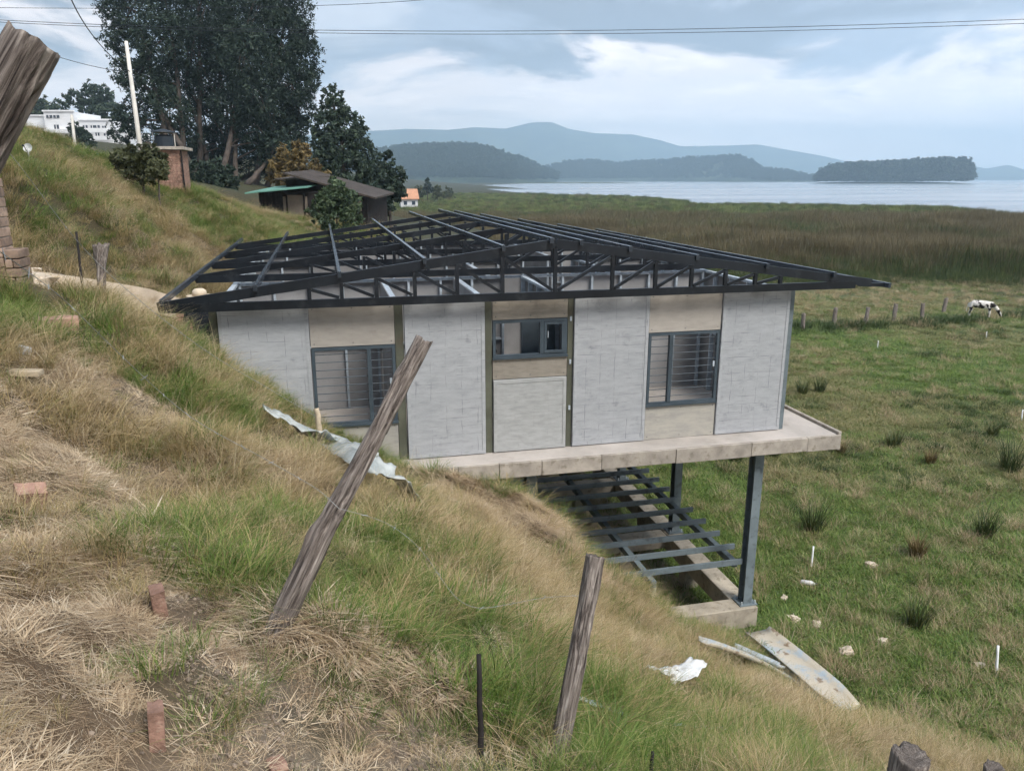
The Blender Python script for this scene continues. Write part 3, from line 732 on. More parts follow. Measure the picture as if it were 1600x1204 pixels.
# a loose door leaf propped inside the middle room, and the work bench
d_ = MB().bar((3.27, 11.70, WZ0 + .002), (3.27, 11.86, 4.95), .56, .04, up=(0, 1, 0)).build('loose_door_leaf', M['frame_steel'], None, (3.27, 11.78, WZ0))
tag(d_, 'blue grey steel door leaf leaning inside the middle window', 'door')
bench = thing('work_bench', (2.62, 13.6, WZ0), 'dark work bench inside the room of the middle window', 'bench')
MB().box((2.42, 13.35, 4.02), (2.92, 13.95, 4.06)).build('bench_top', M['dark_wood'], bench)
for a in (2.45, 2.85):
    for b in (13.4, 13.9): MB().box((a, b, WZ0 + .002), (a + .05, b + .05, 4.018)).build('leg', M['dark_wood'], bench)
saw = thing('power_saw', (2.66, 13.6, 4.062), 'small white power saw standing on the work bench', 'saw')
MB().box((2.55, 13.52, 4.062), (2.8, 13.7, 4.09)).build('base_plate', M['galv'], saw)
MB().tube([(2.56, 13.6, 4.17), (2.6, 13.6, 4.2), (2.75, 13.6, 4.2), (2.8, 13.6, 4.15)], [.05, .075, .075, .04], 10).build('motor_housing', M['white_plastic'], saw)
MB().tube([(2.52, 13.57, 4.15), (2.52, 13.59, 4.15)], .08, 16).build('blade', M['tank'], saw)

# roof: trusses and purlins
APX, LX, RX = 3.3, -2.2, 8.72
ZB, ZR = 5.372, 6.13                                  # chord centre lines at the eaves and at the ridge
def ztop(x): return ZB + .02 + (ZR - ZB - .02) * (1 - abs(x - APX) / (APX - LX if x < APX else RX - APX))
VXS = [-.24, .2, .68, 1.22, 1.83, 2.5, 3.3, 4.2, 4.9, 5.5, 6.08, 6.6, 7.05]
def truss(y):
    t = MB().box((LX + .02, y - .035, ZB - .058), (RX - .3, y + .035, ZB + .058)).build('truss', M['black_steel'], house)
    MB().bar((LX, y, ztop(LX)), (APX - .001, y, ztop(APX)), .06, (.135 if y < 12 else .105)).build('top_chord', M['black_steel'], t)
    MB().bar((APX + .001, y, ztop(APX)), (RX, y, ztop(RX)), .06, (.135 if y < 12 else .105)).build('top_chord', M['black_steel'], t)
    for k, x in enumerate(VXS):
        MB().box((x - .026, y - .028, ZB + .0585), (x + .026, y + .028, ztop(x) - .072)).build('upright', M['black_steel'], t)
    for a, b in zip(VXS[:-1], VXS[1:]):
        if b <= APX: p0, p1 = (a + .03, y, ztop(a) - .09), (b - .04, y, ZB + .075)
        else: p0, p1 = (a + .04, y, ZB + .075), (b - .03, y, ztop(b) - .09)
        MB().bar(p0, p1, .045, .045).build('brace', M['black_steel'], t)
TY = [11.02, 14.22, 16.4, 18.55, 20.9]
for y in TY: truss(y)
for x, y0, y1 in ((-2.14, 10.93, 22.35), (-.94, 10.90, 22.2), (.18, 10.92, 22.8), (1.36, 10.92, 22.5), (2.5, 10.93, 23.4), (3.22, 10.93, 22.3), (3.68, 10.95, 22.3), (4.45, 10.94, 22.4), (5.56, 10.96, 22.4), (6.76, 10.94, 22.4), (7.97, 10.92, 22.4), (9.0, 10.9, 22.4)):
    z = ztop(min(x, 8.7)) + .063 if x < 8.8 else ztop(8.72) - .04
    p = MB().box((x - .024, y0, z - .04), (x + .024, y1, z + .04)).build('purlin', M['purlin_steel'], house)
    MB().box((x - .018, y0 - .0015, z - .033), (x + .018, y0 - .0005, z + .033)).build('end_shade_plate', M['tank'], p)  # dark plate stands in for the shade inside the hollow purlin end
    if x > 8.8:
        for yy in TY: MB().bar((8.5, yy, ztop(8.5) - .05), (x - .03, yy, z), .05, .06).build('outrigger', M['black_steel'], house)

# columns below, lower deck joists, ground beams
def column(x, y, zb, plate=True):
    m = MB()
    m.box((x - .082, y - .1, zb), (x + .082, y - .086, 2.62)).box((x - .082, y + .086, zb), (x + .082, y + .1, 2.62)).box((x - .008, y - .0855, zb), (x + .008, y + .0855, 2.62))
    c = m.build('column', M['grey_steel'], house)
    if plate:
        MB().box((x - .17, y - .16, zb - .02), (x + .17, y + .16, zb - .001)).build('base_plate', M['grey_steel'], c)
        for sx in (-.13, .13):
            for sy in (-.125, .125): MB().tube([(x + sx, y + sy, zb), (x + sx, y + sy, zb + .06)], .014, 6).build('anchor_bolt', M['galv'], c)
    MB().box((x - .14, y - .14, 2.62), (x + .14, y + .14, 2.638)).build('cap_plate', M['grey_steel'], c)
for x, y, zb in ((7.02, 11.2, -.33), (7.02, 14.2, -.33), (7.02, 17.3, -.33), (7.02, 20.4, -.33)): column(x, y, zb)
for x, y, zb in ((3.0, 11.25, .5), (3.0, 14.2, -.3), (3.0, 17.3, -.3)): column(x, y, zb, False)
hb('stub_pier', 'beam_conc', (2.33, 11.1, 1.6), (2.5, 11.3, 2.632))
for k, y in enumerate(np.arange(11.2, 17.6, .565)):
    m = MB(); x1 = 6.9 if k == 0 else 7.06
    m.box((3.3, y - .022, .42), (x1, y - .017, .52)).box((3.3, y - .0168, .515), (x1, y + .022, .52)).box((3.3, y - .0168, .42), (x1, y + .022, .425))
    m.build('deck_joist', M['grey_steel'], house)
for x, y0, y1 in ((5.12, 10.98, 17.8), (6.84, 11.32, 17.8)):
    hb('deck_beam', 'grey_steel', (x - .05, y0, .30), (x + .05, y1, .418))
hb('ground_beam', 'beam_conc', (6.80, 11.36, -.72), (7.16, 22.2, -.352), bevel=.01)
hb('ground_beam', 'beam_conc', (5.55, 10.98, -.84), (7.17, 11.355, -.352), bevel=.015)
for y in (14.2, 17.3, 20.4): hb('ground_beam', 'beam_conc', (3.2, y - .16, -.66), (6.795, y + .16, -.36), bevel=.012)
for x, y in ((6.98, 13.3), (6.98, 15.6), (5.9, 14.2), (5.9, 17.3), (6.98, 18.8), (4.6, 14.2)):
    hb('foundation_pier', 'beam_conc', (x - .15, y - .15, -1.3), (x + .15, y + .15, -.665 if x < 6.5 else -.725), bevel=.01)
hb('deck_prop', 'beam_conc', (5.05, 11.02, -.9), (5.19, 11.18, .298))

# ------------------------------------------------------------------ trees and bushes
def leaf_cloud(lobes, n, size, seed, hang=0.5, clump=14, spread=0.07):
    """lobes: (centre, radii) ellipsoids; leaves gather in twig clumps through each lobe's outer volume"""
    r = np.random.default_rng(seed)
    vol = np.array([l[1][0] * l[1][1] + l[1][0] * l[1][2] + l[1][1] * l[1][2] for l in lobes]); vol = vol / vol.sum()
    nt_ = max(1, n // clump)
    li = r.choice(len(lobes), nt_, p=vol)
    C = np.array([l[0] for l in lobes])[li]; R = np.array([l[1] for l in lobes])[li]
    u = r.normal(size=(nt_, 3)); u /= np.linalg.norm(u, axis=1)[:, None]
    rad = r.uniform(0.35, 1.0, nt_) ** 0.45 * (1 + 0.22 * r.normal(size=nt_) * 0.5)
    T = C + u * R * rad[:, None]
    big = R.mean(1)
    LP = np.repeat(T, clump, 0) + r.normal(size=(nt_ * clump, 3)) * (np.repeat(big, clump) * spread)[:, None]
    tone = np.clip(np.repeat(r.uniform(0.1, 0.8, nt_), clump) + r.normal(size=nt_ * clump) * 0.13, 0, 1)
    N = len(LP)
    a = r.normal(size=(N, 3)); a[:, 2] = a[:, 2] * (1 - hang) - hang * 1.2; a /= np.linalg.norm(a, axis=1)[:, None]
    b = np.cross(a, r.normal(size=(N, 3))); b /= np.linalg.norm(b, axis=1)[:, None]
    L = size * r.uniform(0.6, 1.5, N)[:, None]; W = L * r.uniform(0.22, 0.45, N)[:, None]
    V = np.stack([LP - a * L * .5, LP + b * W * .5 + a * L * .05, LP + a * L * .5, LP - b * W * .5 + a * L * .05], 1).reshape(-1, 3)
    return V, np.arange(N * 4).reshape(-1, 4), np.repeat(tone, 4)
def leaf_mesh(name, lobes, n, size, seed, **kw):
    V, Fq, tone = leaf_cloud(lobes, n, size, seed, **kw)
    me = np_mesh(name, V, [Fq])
    at = me.attributes.new('tone', 'FLOAT', 'POINT'); at.data.foreach_set('value', tone.astype(np.float32))
    return me
def tree(name, label, base, lobes, n, size, mat, seed, trunks=None, tr=0.25, group=None, cat='tree', hang=0.5, limb=True, clump=14, spread=.07):
    base = np.array(base, float)
    t = thing(name, tuple(base), label, cat, group)
    lobes = [(np.array(c) - base, np.array(r_ if hasattr(r_, '__len__') else (r_,) * 3)) for c, r_ in lobes]
    o = link('crown', leaf_mesh('crown', lobes, n, size, seed, hang=hang, clump=clump, spread=spread), mat, t)
    r = random.Random(seed); m = MB()
    top = max(lobes, key=lambda l: l[0][2])[0]
    for tp in (trunks or [[base + (0, 0, -.3), base + top * .5, base + top]]):
        tp = [np.array(p, float) for p in tp]; k = len(tp)
        pts = []
        for i in range(k - 1):
            for q in np.linspace(0, 1, 5)[:-1]: pts.append(tp[i] * (1 - q) + tp[i + 1] * q + np.array([r.uniform(-1, 1), r.uniform(-1, 1), 0]) * tr * .35)
        pts.append(tp[-1]); n_ = len(pts)
        m.tube(pts, [tr * (1 - .82 * i / (n_ - 1)) for i in range(n_)], 8)
        if limb:
            for c, rr in lobes:
                c = c + base
                q = min(pts[1:], key=lambda p: np.linalg.norm(p - c + np.array([0, 0, rr[2] * .8])))
                m.tube([q, (q + c) / 2 + np.array([0, 0, .1 * np.linalg.norm(c - q)]), c], [tr * .35, tr * .22, tr * .06], 6)
    m.build('trunk', M['bark'], t, smooth=True)
    return t
def PL(lst, d0):   # sighted lobes (px, py, radius px, dd) at depth d0+dd
    out = []
    for px, py, rp, dd in lst:
        d = d0 + dd; r_ = rp / F_PX * d
        out.append((P(px, py, d), (r_, r_, r_)))
    return out
def gz(p, dz=0.0): return (p[0], p[1], Hs(p[0], p[1]) + dz)
# the big eucalyptus stand: five trees, each with its own crown
D = 80
stand = [
 ('tall dark eucalyptus forking low at the edge of the stand, nearest the utility pole', (290, 290, 0), [(215,20,45,0),(175,10,28,1),(205,75,36,1),(225,130,38,0),(205,180,26,2),(190,205,22,2),(255,60,48,-1),(255,-40,55,0),(265,170,34,0),(235,205,26,1),(285,215,28,2),(200,115,26,0),(245,140,30,0),(180,60,22,0)]),
 ('tallest eucalyptus rising from the middle of the stand', (330, 288, 3), [(310,-60,70,0),(320,10,60,-2),(300,70,55,-2),(350,70,50,1),(330,130,44,1),(290,140,40,0),(350,-110,60,2),(310,190,30,2),(330,225,28,3),(365,235,28,3)]),
 ('broad eucalyptus with pale leaning trunks behind the laurel thicket', (365, 292, -2), [(390,20,56,0),(385,90,48,-2),(400,150,42,-1),(365,170,36,0),(420,-30,50,2),(400,205,34,1),(430,230,30,1)]),
 ('dense eucalyptus with a rounded outer crown overhanging the cabin', (415, 300, 1), [(440,60,46,0),(470,95,34,-1),(455,130,40,-2),(480,130,22,0),(430,175,42,0),(465,170,32,0),(440,215,36,0),(450,10,40,2),(475,60,24,0),(420,245,30,1),(460,205,26,1)]),
 ('slender eucalyptus half hidden at the back of the stand', (345, 290, 9), [(350,30,60,0),(400,110,55,0),(300,110,50,0),(350,180,45,0),(330,235,38,0),(390,245,38,0),(285,235,30,0),(435,258,28,0)])]
for k, (lab, (bx_, by_, dd), lob) in enumerate(stand):
    lobes = PL(lob, D + dd)
    b = P(bx_, by_, D + dd); b[2] = Hs(b[0], b[1])
    tops = [lobes[0][0], lobes[len(lobes) // 2][0], lobes[-1][0]]
    trs = []
    for j, tpt in enumerate(tops):
        bb = b + np.array([(j - 1) * 1.2, (j % 2) * 1.0, -.5])
        trs.append([bb, bb * .55 + tpt * .45 + np.array([0.2, 0, 0]), tpt])
    tree('eucalyptus_tree', lab, b, lobes, 36000, .33, M['euca'], 100 + k, trs, .34, 'eucalyptus stand behind the brick hut', hang=.6)
b = P(545, 318, 62); b[2] = Hs(b[0], b[1])
lob = PL([(520,150,17,0),(522,175,22,0),(508,200,24,0),(540,195,26,0),(560,215,22,0),(530,230,34,0),(565,245,26,0),(510,250,28,0),(545,270,38,0),(575,275,22,0),(505,225,20,0),(590,290,20,0)], 62)
tree('eucalyptus_tree', 'pointed grey green eucalyptus behind the rusty roofed cabin', b, lob, 18000, .34, M['euca2'], 140, [[b + (0, 0, -.4), P(535,230,62), P(520,150,62)]], .3, hang=.6)
b = P(610, 325, 58); b[2] = Hs(b[0], b[1])
lob = PL([(603,252,15,0),(600,275,20,0),(622,272,14,0),(610,295,22,0),(590,305,22,0),(622,300,14,0),(600,320,18,0)], 58)
tree('dark_tree', 'small dark tree beside the right end of the cabin', b, lob, 6000, .36, M['euca'], 141, None, .16)
b = P(462, 300, 56); b[2] = Hs(b[0], b[1])
lob = PL([(455,245,24,0),(440,262,22,0),(475,262,24,0),(490,275,20,0),(455,282,26,0),(430,275,16,0),(470,232,14,0)], 56)
tree('autumn_tree', 'rusty brown leaved tree behind the green roofed cabin', b, lob, 5000, .36, M['autumn'], 142, None, .14)
b = gz(P(527, 350, 36))
lob = PL([(523,300,20,0),(515,318,22,0),(540,318,22,0),(500,335,18,0),(525,340,28,0),(550,340,18,0),(522,285,10,0)], 36)
tree('leafy_bush', 'round green bush growing in front of the cabin', b, lob, 6500, .2, M['bush'], 143, None, .06, cat='bush', limb=False)
b = gz(P(350, 295, 66))
lob = PL([(310,268,18,0),(335,270,20,0),(355,275,18,0),(325,285,22,0),(350,290,22,0),(300,285,14,0)], 66)
tree('laurel_thicket', 'dark glossy thicket between the brick hut and the eucalyptus', b, lob, 4500, .4, M['euca2'], 144, None, .1, cat='bush', limb=False)
b = gz(P(225, 288, 23.5))
lob = PL([(195,250,18,0),(215,245,20,0),(240,248,20,0),(205,265,18,0),(230,265,20,0),(250,262,14,0),(182,252,10,0)], 23.5)
tree('olive_shrub', 'spreading olive green shrub on the crest before the brick hut', b, lob, 5500, .17, M['bush_olive'], 145, None, .05, cat='bush', limb=False)
b = gz(P(246, 292, 23))
lob = PL([(246,262,14,0),(252,272,10,0),(240,275,10,0)], 23)
tree('olive_shrub', 'thin stemmed small shrub standing against the brick hut wall', b, lob, 1500, .15, M['bush_olive'], 146, None, .04, cat='bush', limb=False)
b = gz(P(58, 228, 70))
tree('dark_shrub', 'dark clipped bush before the white building', b, PL([(52,210,12,0),(62,216,12,0),(50,220,12,0)], 70), 1500, .4, M['euca'], 147, None, .1, cat='bush', limb=False)
b = gz(P(122, 235, 110))
tree('cypress', 'dark cypress in front of the white building', b, PL([(118,200,10,0),(122,212,12,0),(115,222,12,0),(140,222,9,0),(136,212,8,0)], 110), 2500, .5, M['euca'], 148, None, .2, limb=False)
for k, (lab, lobs, dd) in enumerate([
   ('umbrella shaped pale eucalyptus above the white building', [(115,152,14,0),(140,150,18,0),(160,150,16,0),(132,165,12,0),(155,168,12,0),(170,160,12,0)], 190),
   ('rounded wood of dark trees on the hill behind the white building', [(60,172,18,0),(80,165,16,0),(95,170,14,0),(60,190,20,0),(90,185,16,0),(45,165,14,0)], 200),
   ('low dark tree beyond the white building, beside the pale eucalyptus', [(150,182,16,0),(175,178,18,0),(190,188,16,0),(170,196,14,0)], 180)]):
    b = P(lobs[-1][0], 205, dd); b[2] = Hs(b[0], b[1])
    tree('hill_tree', lab, b, PL(lobs, dd), 3500, 1.0, M['euca2'], 150 + k, None, .3, 'trees behind the white building')

# ------------------------------------------------------------------ scattered growth: grass, reeds, woods
def proto_collection(name, meshes):
    c = bpy.data.collections.new(name)
    for i, me in enumerate(meshes):
        o = bpy.data.objects.new('%s_%02d' % (name, i), me); c.objects.link(o)
    return c
def blades(n, h, w, spread, lean, curl, seed, seg=3, tone=(0, 1), dirx=0.0, flat=0.0):
    """a tuft: n tapering bent strips"""
    r = np.random.default_rng(seed)
    ang = r.uniform(0, 2 * np.pi, n); rad = spread * np.sqrt(r.uniform(0, 1, n))
    base = np.stack([rad * np.cos(ang), rad * np.sin(ang), np.full(n, -0.02)], 1)
    aa = ang + r.normal(size=n) * 0.9
    dxy = np.stack([np.cos(aa) + dirx * 1.6, np.sin(aa)], 1); dxy /= np.linalg.norm(dxy, axis=1)[:, None]
    hh = h * r.uniform(0.45, 1.15, n); ln = lean * r.uniform(0.3, 1.3, n); cu = curl * r.uniform(0.4, 1.5, n)
    t = np.linspace(0, 1, seg + 1)
    out = hh[:, None] * (ln[:, None] * t + cu[:, None] * t ** 2.2)
    up = hh[:, None] * (t - 0.45 * np.minimum(cu, 1.3)[:, None] * t ** 2.4)
    up = up * (1 - flat)
    C = np.zeros((n, seg + 1, 3)); C[:, :, :2] = base[:, None, :2] + out[:, :, None] * dxy[:, None, :]; C[:, :, 2] = base[:, None, 2] + up
    side = np.stack([-dxy[:, 1], dxy[:, 0], np.zeros(n)], 1)
    tw = r.uniform(-.9, .9, n)
    side = side * np.cos(tw)[:, None] + np.stack([np.zeros(n), np.zeros(n), np.ones(n)], 1) * np.sin(tw)[:, None] * .6 + np.concatenate([dxy, np.zeros((n, 1))], 1) * np.sin(tw)[:, None] * .6
    ww = w * r.uniform(0.6, 1.3, n)[:, None] * (1 - t ** 1.6)[None, :]
    Lf = C - side[:, None, :] * ww[:, :, None] * .5; Rt = C + side[:, None, :] * ww[:, :, None] * .5
    V = np.concatenate([np.stack([Lf[:, :-1], Rt[:, :-1]], 2).reshape(n, -1, 3), C[:, -1:]], 1)       # 2*seg + 1 per blade
    k = 2 * seg + 1; o = (np.arange(n) * k)[:, None]
    q = np.concatenate([o + np.array([[2*i, 2*i+1, 2*i+3, 2*i+2]]) for i in range(seg - 1)], 0) if seg > 1 else np.zeros((0, 4), int)
    tr_ = o + np.array([[2*seg-2, 2*seg-1, 2*seg]])
    tn = np.repeat(np.clip(r.uniform(tone[0], tone[1], n), 0, 1), k)
    return V.reshape(-1, 3), q, tr_, tn
def blade_mesh(name, mat, specs):
    Vs, Q, T, N = [], [], [], []; o = 0
    for s in specs:
        V, q, t, n = blades(**s); Vs.append(V); Q.append(q + o); T.append(t + o); N.append(n); o += len(V)
    me = np_mesh(name, np.concatenate(Vs), [np.concatenate(Q), np.concatenate(T)])
    at = me.attributes.new('tone', 'FLOAT', 'POINT'); at.data.foreach_set('value', np.concatenate(N).astype(np.float32))
    me.materials.append(mat); return me
def scatter(name, label, cat, coll, pts, rot, scl, pick, kind='stuff'):
    me = bpy.data.meshes.new(name); n = len(pts)
    me.vertices.add(n); me.vertices.foreach_set('co', np.asarray(pts, np.float32).ravel())
    a = me.attributes.new('rot', 'FLOAT_VECTOR', 'POINT'); a.data.foreach_set('vector', np.asarray(rot, np.float32).ravel())
    a = me.attributes.new('scl', 'FLOAT', 'POINT'); a.data.foreach_set('value', np.asarray(scl, np.float32))
    a = me.attributes.new('pick', 'INT', 'POINT'); a.data.foreach_set('value', np.asarray(pick, np.int32))
    o = bpy.data.objects.new(name, me); COL.objects.link(o); ORIGIN[o.name] = np.zeros(3)
    ng = bpy.data.node_groups.new(name + '_scatter', 'GeometryNodeTree')
    ng.interface.new_socket('Geometry', in_out='INPUT', socket_type='NodeSocketGeometry')
    ng.interface.new_socket('Geometry', in_out='OUTPUT', socket_type='NodeSocketGeometry')
    N = ng.nodes; L = ng.links
    gi, go = N.new('NodeGroupInput'), N.new('NodeGroupOutput')
    ci = N.new('GeometryNodeCollectionInfo'); ci.inputs['Collection'].default_value = coll
    ci.inputs['Separate Children'].default_value = True; ci.inputs['Reset Children'].default_value = True
    ip = N.new('GeometryNodeInstanceOnPoints'); ip.inputs['Pick Instance'].default_value = True
    def attr(nm, ty):
        a_ = N.new('GeometryNodeInputNamedAttribute'); a_.data_type = ty; a_.inputs['Name'].default_value = nm
        return next(s for s in a_.outputs if s.enabled and s.name == 'Attribute')
    e2r = N.new('FunctionNodeEulerToRotation'); L.new(attr('rot', 'FLOAT_VECTOR'), e2r.inputs[0])
    L.new(gi.outputs[0], ip.inputs['Points']); L.new(ci.outputs[0], ip.inputs['Instance'])
    L.new(attr('pick', 'INT'), ip.inputs['Instance Index']); L.new(e2r.outputs[0], ip.inputs['Rotation'])
    L.new(attr('scl', 'FLOAT'), ip.inputs['Scale']); L.new(ip.outputs[0], go.inputs[0])
    md = o.modifiers.new('scatter', 'NODES'); md.node_group = ng
    return tag(o, label, cat, kind=kind)
def downhill(x, y, H=H):
    e = .25
    gx = (H(x + e, y) - H(x - e, y)) / (2 * e); gy = (H(x, y + e) - H(x, y - e)) / (2 * e)
    return np.arctan2(-gy, -gx), np.hypot(gx, gy)
EXCL = [(on_ground(a, b)[:2], r_) for a, b, r_ in [(93,526,.3),(48,800,.16),(250,958,.1),(248,1158,.1),(432,1196,.08),(40,603,.2),(41,560,.1),
        (420,662,.25),(450,680,.3),(480,695,.3),(510,710,.3),(540,727,.3),(570,742,.3),(600,760,.3),(630,775,.25),(497,712,.2),
        (1182,998,.35),(1215,1025,.4),(1250,1050,.4),(1285,1080,.4),(1320,1108,.4),(1160,1000,.3),(1098,1018,.2),(1130,1032,.25),(1160,1045,.28),(1190,1058,.28),(1225,1072,.2),
        (1015,1068,.2),(1040,1082,.25),(1062,1090,.25),(1085,1085,.2),(1030,1095,.2),(1060,1108,.2),(1200,1045,.35),(1235,1075,.35),(1270,1105,.35),(1305,1130,.35),(1120,1045,.3),(1160,1068,.3),(1200,1088,.3),(440,690,.22),(480,712,.22),(520,735,.22),(560,755,.22),(600,775,.22),(668,778,.3),(30,440,.5),(60,448,.5)]]
def clear_of(x, y, k=1.0):
    m_ = np.ones(len(x), bool)
    for c, r_ in EXCL: m_ &= (x - c[0]) ** 2 + (y - c[1]) ** 2 > (r_ * k) ** 2
    return m_
def in_view(x, y, z, m=140):
    v = np.stack([x, y, z], -1) - CAM; d = v @ FW
    u = CX + F_PX * (v @ RT) / np.maximum(d, .01); w_ = CY - F_PX * (v @ UP) / np.maximum(d, .01)
    return (d > .4) & (u > -m) & (u < 1600 + m) & (w_ > -m) & (w_ < 1204 + m)

# ---- near bank
LG = [blade_mesh('long_green_%d' % i, M['blade_green'], [dict(n=100, h=.30, w=.0055, spread=.17, lean=.25, curl=.75, seed=200 + i, seg=4, tone=(0, .8), dirx=.15), dict(n=15, h=.34, w=.004, spread=.16, lean=.3, curl=.6, seed=210 + i, seg=4, tone=(.8, 1), dirx=.4)]) for i in range(4)]
LM = [blade_mesh('long_mixed_%d' % i, M['blade_mixed'], [dict(n=100, h=.31, w=.0048, spread=.17, lean=.3, curl=.85, seed=220 + i, seg=4, dirx=.15)]) for i in range(4)]
LS = [blade_mesh('long_straw_%d' % i, M['blade_straw'], [dict(n=90, h=.30, w=.0038, spread=.17, lean=.35, curl=.95, seed=230 + i, seg=4, dirx=.15), dict(n=11, h=.5, w=.003, spread=.14, lean=.3, curl=.5, seed=240 + i, seg=4, tone=(.6, 1), dirx=.4)]) for i in range(4)]
LI = [blade_mesh('litter_%d' % i, M['blade_brown'], [dict(n=80, h=.20, w=.0042, spread=.2, lean=.75, curl=.9, seed=250 + i, seg=3, flat=.62), dict(n=26, h=.13, w=.010, spread=.2, lean=.9, curl=.5, seed=260 + i, seg=2, flat=.7, tone=(.55, 1))]) for i in range(4)]
coll_bank = proto_collection('bank_tuft', LG + LM + LS + LI)
def bank_points(x0, x1, y0, y1, dens, seed):
    r = np.random.default_rng(seed); n = int((x1 - x0) * (y1 - y0) * dens)
    return r.uniform(x0, x1, n), r.uniform(y0, y1, n), r
def make_bank(name, label, x0, x1, y0, y1, dens, seed, smul, cond, only=None, align=True):
    x, y, r = bank_points(x0, x1, y0, y1, dens, seed)
    z = H(x, y)
    k = in_view(x, y, z, 300) & (z > FIELD + .12) & cond(x, y, z) & clear_of(x, y)
    x, y, z = x[k], y[k], z[k]; n = len(x)
    W = weights(x, y)
    c = np.cumsum(W, 1); u = r.uniform(0, 1, n); ty = np.minimum((u[:, None] > c).sum(1), 3)
    if only is not None: ty = np.where(r.uniform(0, 1, n) < .12 + W[:, 2] + .35 * W[:, 3], 2, 9)
    keep = ty < 9; x, y, z, ty, W = x[keep], y[keep], z[keep], ty[keep], W[keep]; n = len(x)             # green straw litter bare
    drop = (ty == 3) & (r.uniform(0, 1, n) < .93)
    x, y, z, ty, W = x[~drop], y[~drop], z[~drop], ty[~drop], W[~drop]; n = len(x)
    pick = np.where(ty == 0, np.where(r.uniform(0, 1, n) < .72, 0, 4), np.where(ty == 1, np.where(r.uniform(0, 1, n) < .45, 8, 4), 12)) + r.integers(0, 4, n)
    az, sl = downhill(x, y) if align else downhill(x, y, H0)
    lit = ty == 2
    rot = np.stack([r.normal(size=n) * np.where(lit, .06, .14), np.where(lit & (not align), .25 + .45 * r.uniform(0, 1, n), np.where(lit, np.arctan(sl), r.normal(size=n) * .14 + np.minimum(sl, .9) * .3)), az + r.normal(size=n) * np.where(lit, .15, 1.3)], 1)
    hz = (.35 + 1.3 * fbm(x * 1.3, y * 1.3, 71, 3)) * (1 + .35 * np.exp(-((x - CREST_C[0]) ** 2 + (y - CREST_C[1]) ** 2) / 1.0))
    scl = smul * hz * r.uniform(.6, 1.4, n) * np.where(ty == 2, .85, 1.0) * (1 - .5 * np.clip(W[:, 3] * 1.5 + W[:, 2] * .6 * align, 0, 1))
    near = np.clip(np.hypot(x, y) / 3.4, .45, 1); scl = scl * near
    return scatter(name, label, 'grass', coll_bank, np.stack([x, y, z], 1), rot, scl, pick)
CREST_C = P(165, 485, 8.4)
outside = lambda x, y: ~((x > -1.66) & (x < 8.3) & (y > 11.18) & (y < 23)) & ~((x > 1.0) & (x < 8.35) & (y > 10.62) & (y < 11.3) & False) & ~((x > -3.7) & (x < -1.6) & (y > 11.9) & (y < 13.7))
PATH = [P(15, 430, 10.6), P(60, 433, 11.0), P(110, 440, 11.4), P(160, 447, 11.9), P(215, 457, 12.4), P(262, 470, 13.0)]
def off_path(x, y):
    d_ = np.full(len(x), 9.0)
    for a, b in zip(PATH[:-1], PATH[1:]):
        for t in np.linspace(0, 1, 5): c = a * (1 - t) + b * t; d_ = np.minimum(d_, np.hypot(x - c[0], y - c[1]))
    return d_ > .5
make_bank('bank_grass', 'long green and straw coloured grass hanging down the near bank', -6, 8.5, -.2, 11.4, 92, 301, .74, lambda x, y, z: (blob(x, y, Z_MOUND) < .4) & outside(x, y) & (np.hypot(x, y) > .9))
make_bank('bank_grass', 'rough tussock grass over the slope left of the house', -26, -1.6, 10.4, 46, 30, 302, .95, lambda x, y, z: outside(x, y) & off_path(x, y))
make_bank('bank_grass', 'rough grass on the ground around the timber cabin', -1.6, 9, 23, 48, 13, 305, 1.2, lambda x, y, z: outside(x, y))
make_bank('straw_litter', 'flat pale litter of cut dry straw on the near bank', -4.5, 3.5, .3, 7.5, 290, 304, 1.0, lambda x, y, z: np.hypot(x, y) > .9, only=2)
make_bank('mound_straw', 'dry straw heaped on the mound under the slab edge', 1.0, 5.0, 8.7, 12.0, 300, 303, 1.0, lambda x, y, z: (x > 1.2) & (blob(x, y, Z_MOUND) > .22) & (z < 3.4), align=False)

# loose stones and crumbs on the bare patches
def pebble(seed, s=1.0):
    r = random.Random(seed); bm = bmesh.new(); bmesh.ops.create_icosphere(bm, subdivisions=1, radius=1)
    for v in bm.verts: v.co *= r.uniform(.65, 1.2); v.co.z *= .6
    for v in bm.verts: v.co *= s
    me = bpy.data.meshes.new('pebble'); bm.to_mesh(me); bm.free(); me.materials.append(M['crumb']); return me
coll_peb = proto_collection('pebble', [pebble(i) for i in range(5)])
PB, r = [], np.random.default_rng(77)
for c, rr in Z_BARE:
    n = int(420 * rr / .3)
    q = r.normal(size=(n, 2)) * rr * .6 + c; PB.append(q)
PB = np.concatenate(PB); z = H(PB[:, 0], PB[:, 1]); n = len(PB)
scatter('gravel', 'loose crumbs of stone and soil on the bare patches', 'gravel', coll_peb, np.column_stack([PB, z + .002]), r.uniform(0, 6.28, (n, 3)), .003 + .011 * r.uniform(0, 1, n) ** 4, r.integers(0, 5, n))

